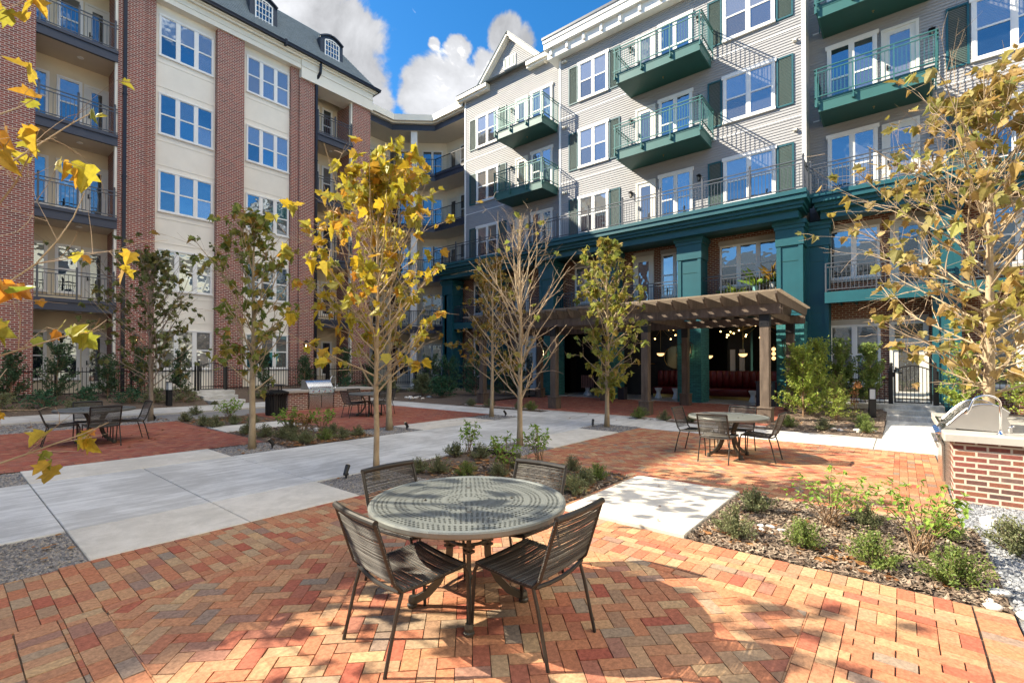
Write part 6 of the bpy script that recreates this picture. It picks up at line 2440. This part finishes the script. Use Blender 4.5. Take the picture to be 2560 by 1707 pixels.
rnd = random.Random(77)
SETS_ = [('w', 4.55, -.62, 17, .04, .12, 'pale river stone in the cluster at the right edge of the near bed', 'river stones at the right edge of the near bed'),
         ('w', 5.18, 1.0, 6, .03, .10, 'pale river stone beside the mound shrubs in the right bed', 'river stones between the mound shrubs'),
         ('w', 5.05, 3.85, 12, .035, .15, 'white river stone in the centre bed between the grey mounds', 'river stones in the centre bed'),
         ('w', 13.75, 1.0, 14, .06, .25, 'pale river stone in the bed beside the gate path', 'river stones beside the gate path'),
         ('w', 5.75, 11.2, 8, .05, .22, 'white river stone below the perennials across the walk', 'river stones across the walk'),
         ('w', 14.3, 17.4, 10, .09, .5, 'white river stone in the hedge bed left of the lounge', 'river stones in the hedge bed')]
for kind, x, y, n, s, spd, lb_, gp in SETS_:
    for i in range(n):
        an = rnd.uniform(0, 6.28)
        r = spd * math.sqrt(rnd.random()) * 1.6
        px_, py_ = x + r * math.cos(an), y + r * math.sin(an) * 1.3
        ss = s * rnd.uniform(.5, 1.35)
        stone(px_, py_, zr(px_, py_) if px_ > 13 and py_ < 3 else (.05 if px_ > 13 else 0), ss, 'stone_white' if rnd.random() < .65 else 'stone_grey', lb_, gp, rnd)

# ---------------------------------------------------------------- potted plants on the first floor balcony
def potted(x, y, z, h, lm, pm, label, ls=.3, n=26, kind='blade'):
    t = thing('potted_plant', label, 'plant', (x, y, z), 0, 'potted plants on the balcony above the pergola')
    rnd = random.Random(int(x * 31 + y * 77))
    a, b = MB(), MB()
    b.lathe([(.09, 0), (.12, .2), (.13, .22), (.11, .22)], n=14)
    for i in range(n):
        an, el = rnd.uniform(0, 6.28), RAD(rnd.uniform(35, 88))
        d = Vector((math.cos(an) * math.cos(el), math.sin(an) * math.cos(el), math.sin(el)))
        q = Vector((0, 0, .2 + (rnd.uniform(0, h * .6) if kind == 'cane' else 0)))
        leaf(a, q, d, h * rnd.uniform(.6, 1) * (.5 if kind == 'cane' else 1), rnd, OVAL, .2, .5, .35)
    a.build('foliage', M[lm], t, local=True)
    b.build('pot', M[pm], t, local=True)


potted(20.1, 5.05, 4.12, .62, 'shrub_bright', 'pot_white', 'arching pale green potted plant, leftmost on the balcony above the pergola')
potted(20.15, 4.35, 4.42, .85, 'perennial', 'pot_teal', 'tall upright potted plant in a teal pot on that balcony', n=14)
potted(20.1, 3.75, 4.5, .8, 'leaf_autumn', 'pot_white', 'dark bronze leaved potted plant in a white pot beside the teal column')
potted(20.2, 5.5, 4.12, .5, 'perennial', 'pot_white', 'small potted plant low behind the railing above the pergola')
m_ = MB()
for x, y in ((20.0, 4.18), (20.0, 4.52), (20.3, 4.18), (20.3, 4.52)):
    m_.box(x - .015, y - .015, 4.12, x + .015, y + .015, 4.40)
m_.box(19.97, 4.15, 4.39, 20.33, 4.55, 4.42)
m_.box(19.95, 3.6, 4.12, 20.25, 3.9, 4.5)
tag(m_.build('plant_stand', M['timber_top']), 'wooden plant stand behind the balcony railing above the pergola', 'stand')

# ---------------------------------------------------------------- building opposite (seen only as reflections)
t = thing('opposite_building', 'cream courtyard building behind the viewer mirrored in the window panes', 'building', (4, -16, 0))
m_ = MB()
m_.box(-30, -26, 0, 45, -16, 13.5)
m_.box(-30, -16.5, 13.5, 45, -15.4, 14.0)
m_.build('wall', M['far_wall'], t)
m_ = MB()
m_.add([(-30, -15.4, 14.0), (45, -15.4, 14.0), (45, -20, 17.5), (-30, -20, 17.5)], [(0, 1, 2, 3)])
m_.build('roof', M['shingle'], t)
m_, p_ = MB(), MB()
for i in range(18):
    for k in range(4):
        x, z = -28 + i * 4.0, 1.0 + k * 3.3
        m_.box(x - .9, -16, z - .1, x + .9, -15.94, z + 1.8)
        p_.box(x - .78, -15.95, z, x + .78, -15.93, z + 1.7)
m_.build('window_frames', M['trim_white'], t)
p_.build('panes', M['glass'], t)
t = thing('opposite_building', 'pale courtyard building left of the viewer mirrored in the right hand panes', 'building', (-22, 0, 0))
m_ = MB()
m_.box(-34, -15, 0, -20, 20, 11.5)
m_.box(-20.5, -15, 11.5, -19.5, 20, 12.0)
m_.build('wall', M['far_wall'], t)
m_ = MB()
m_.add([(-19.5, 20, 12.0), (-19.5, -15, 12.0), (-24, -15, 15.5), (-24, 20, 15.5)], [(0, 1, 2, 3)])
m_.build('roof', M['shingle'], t)
m_, p_ = MB(), MB()
for i in range(8):
    for k in range(3):
        y, z = -13 + i * 4.0, 1.0 + k * 3.4
        m_.box(-20, y - .9, z - .1, -19.94, y + .9, z + 1.8)
        p_.box(-19.95, y - .78, z, -19.93, y + .78, z + 1.7)
m_.build('window_frames', M['trim_white'], t)
p_.build('panes', M['glass'], t)
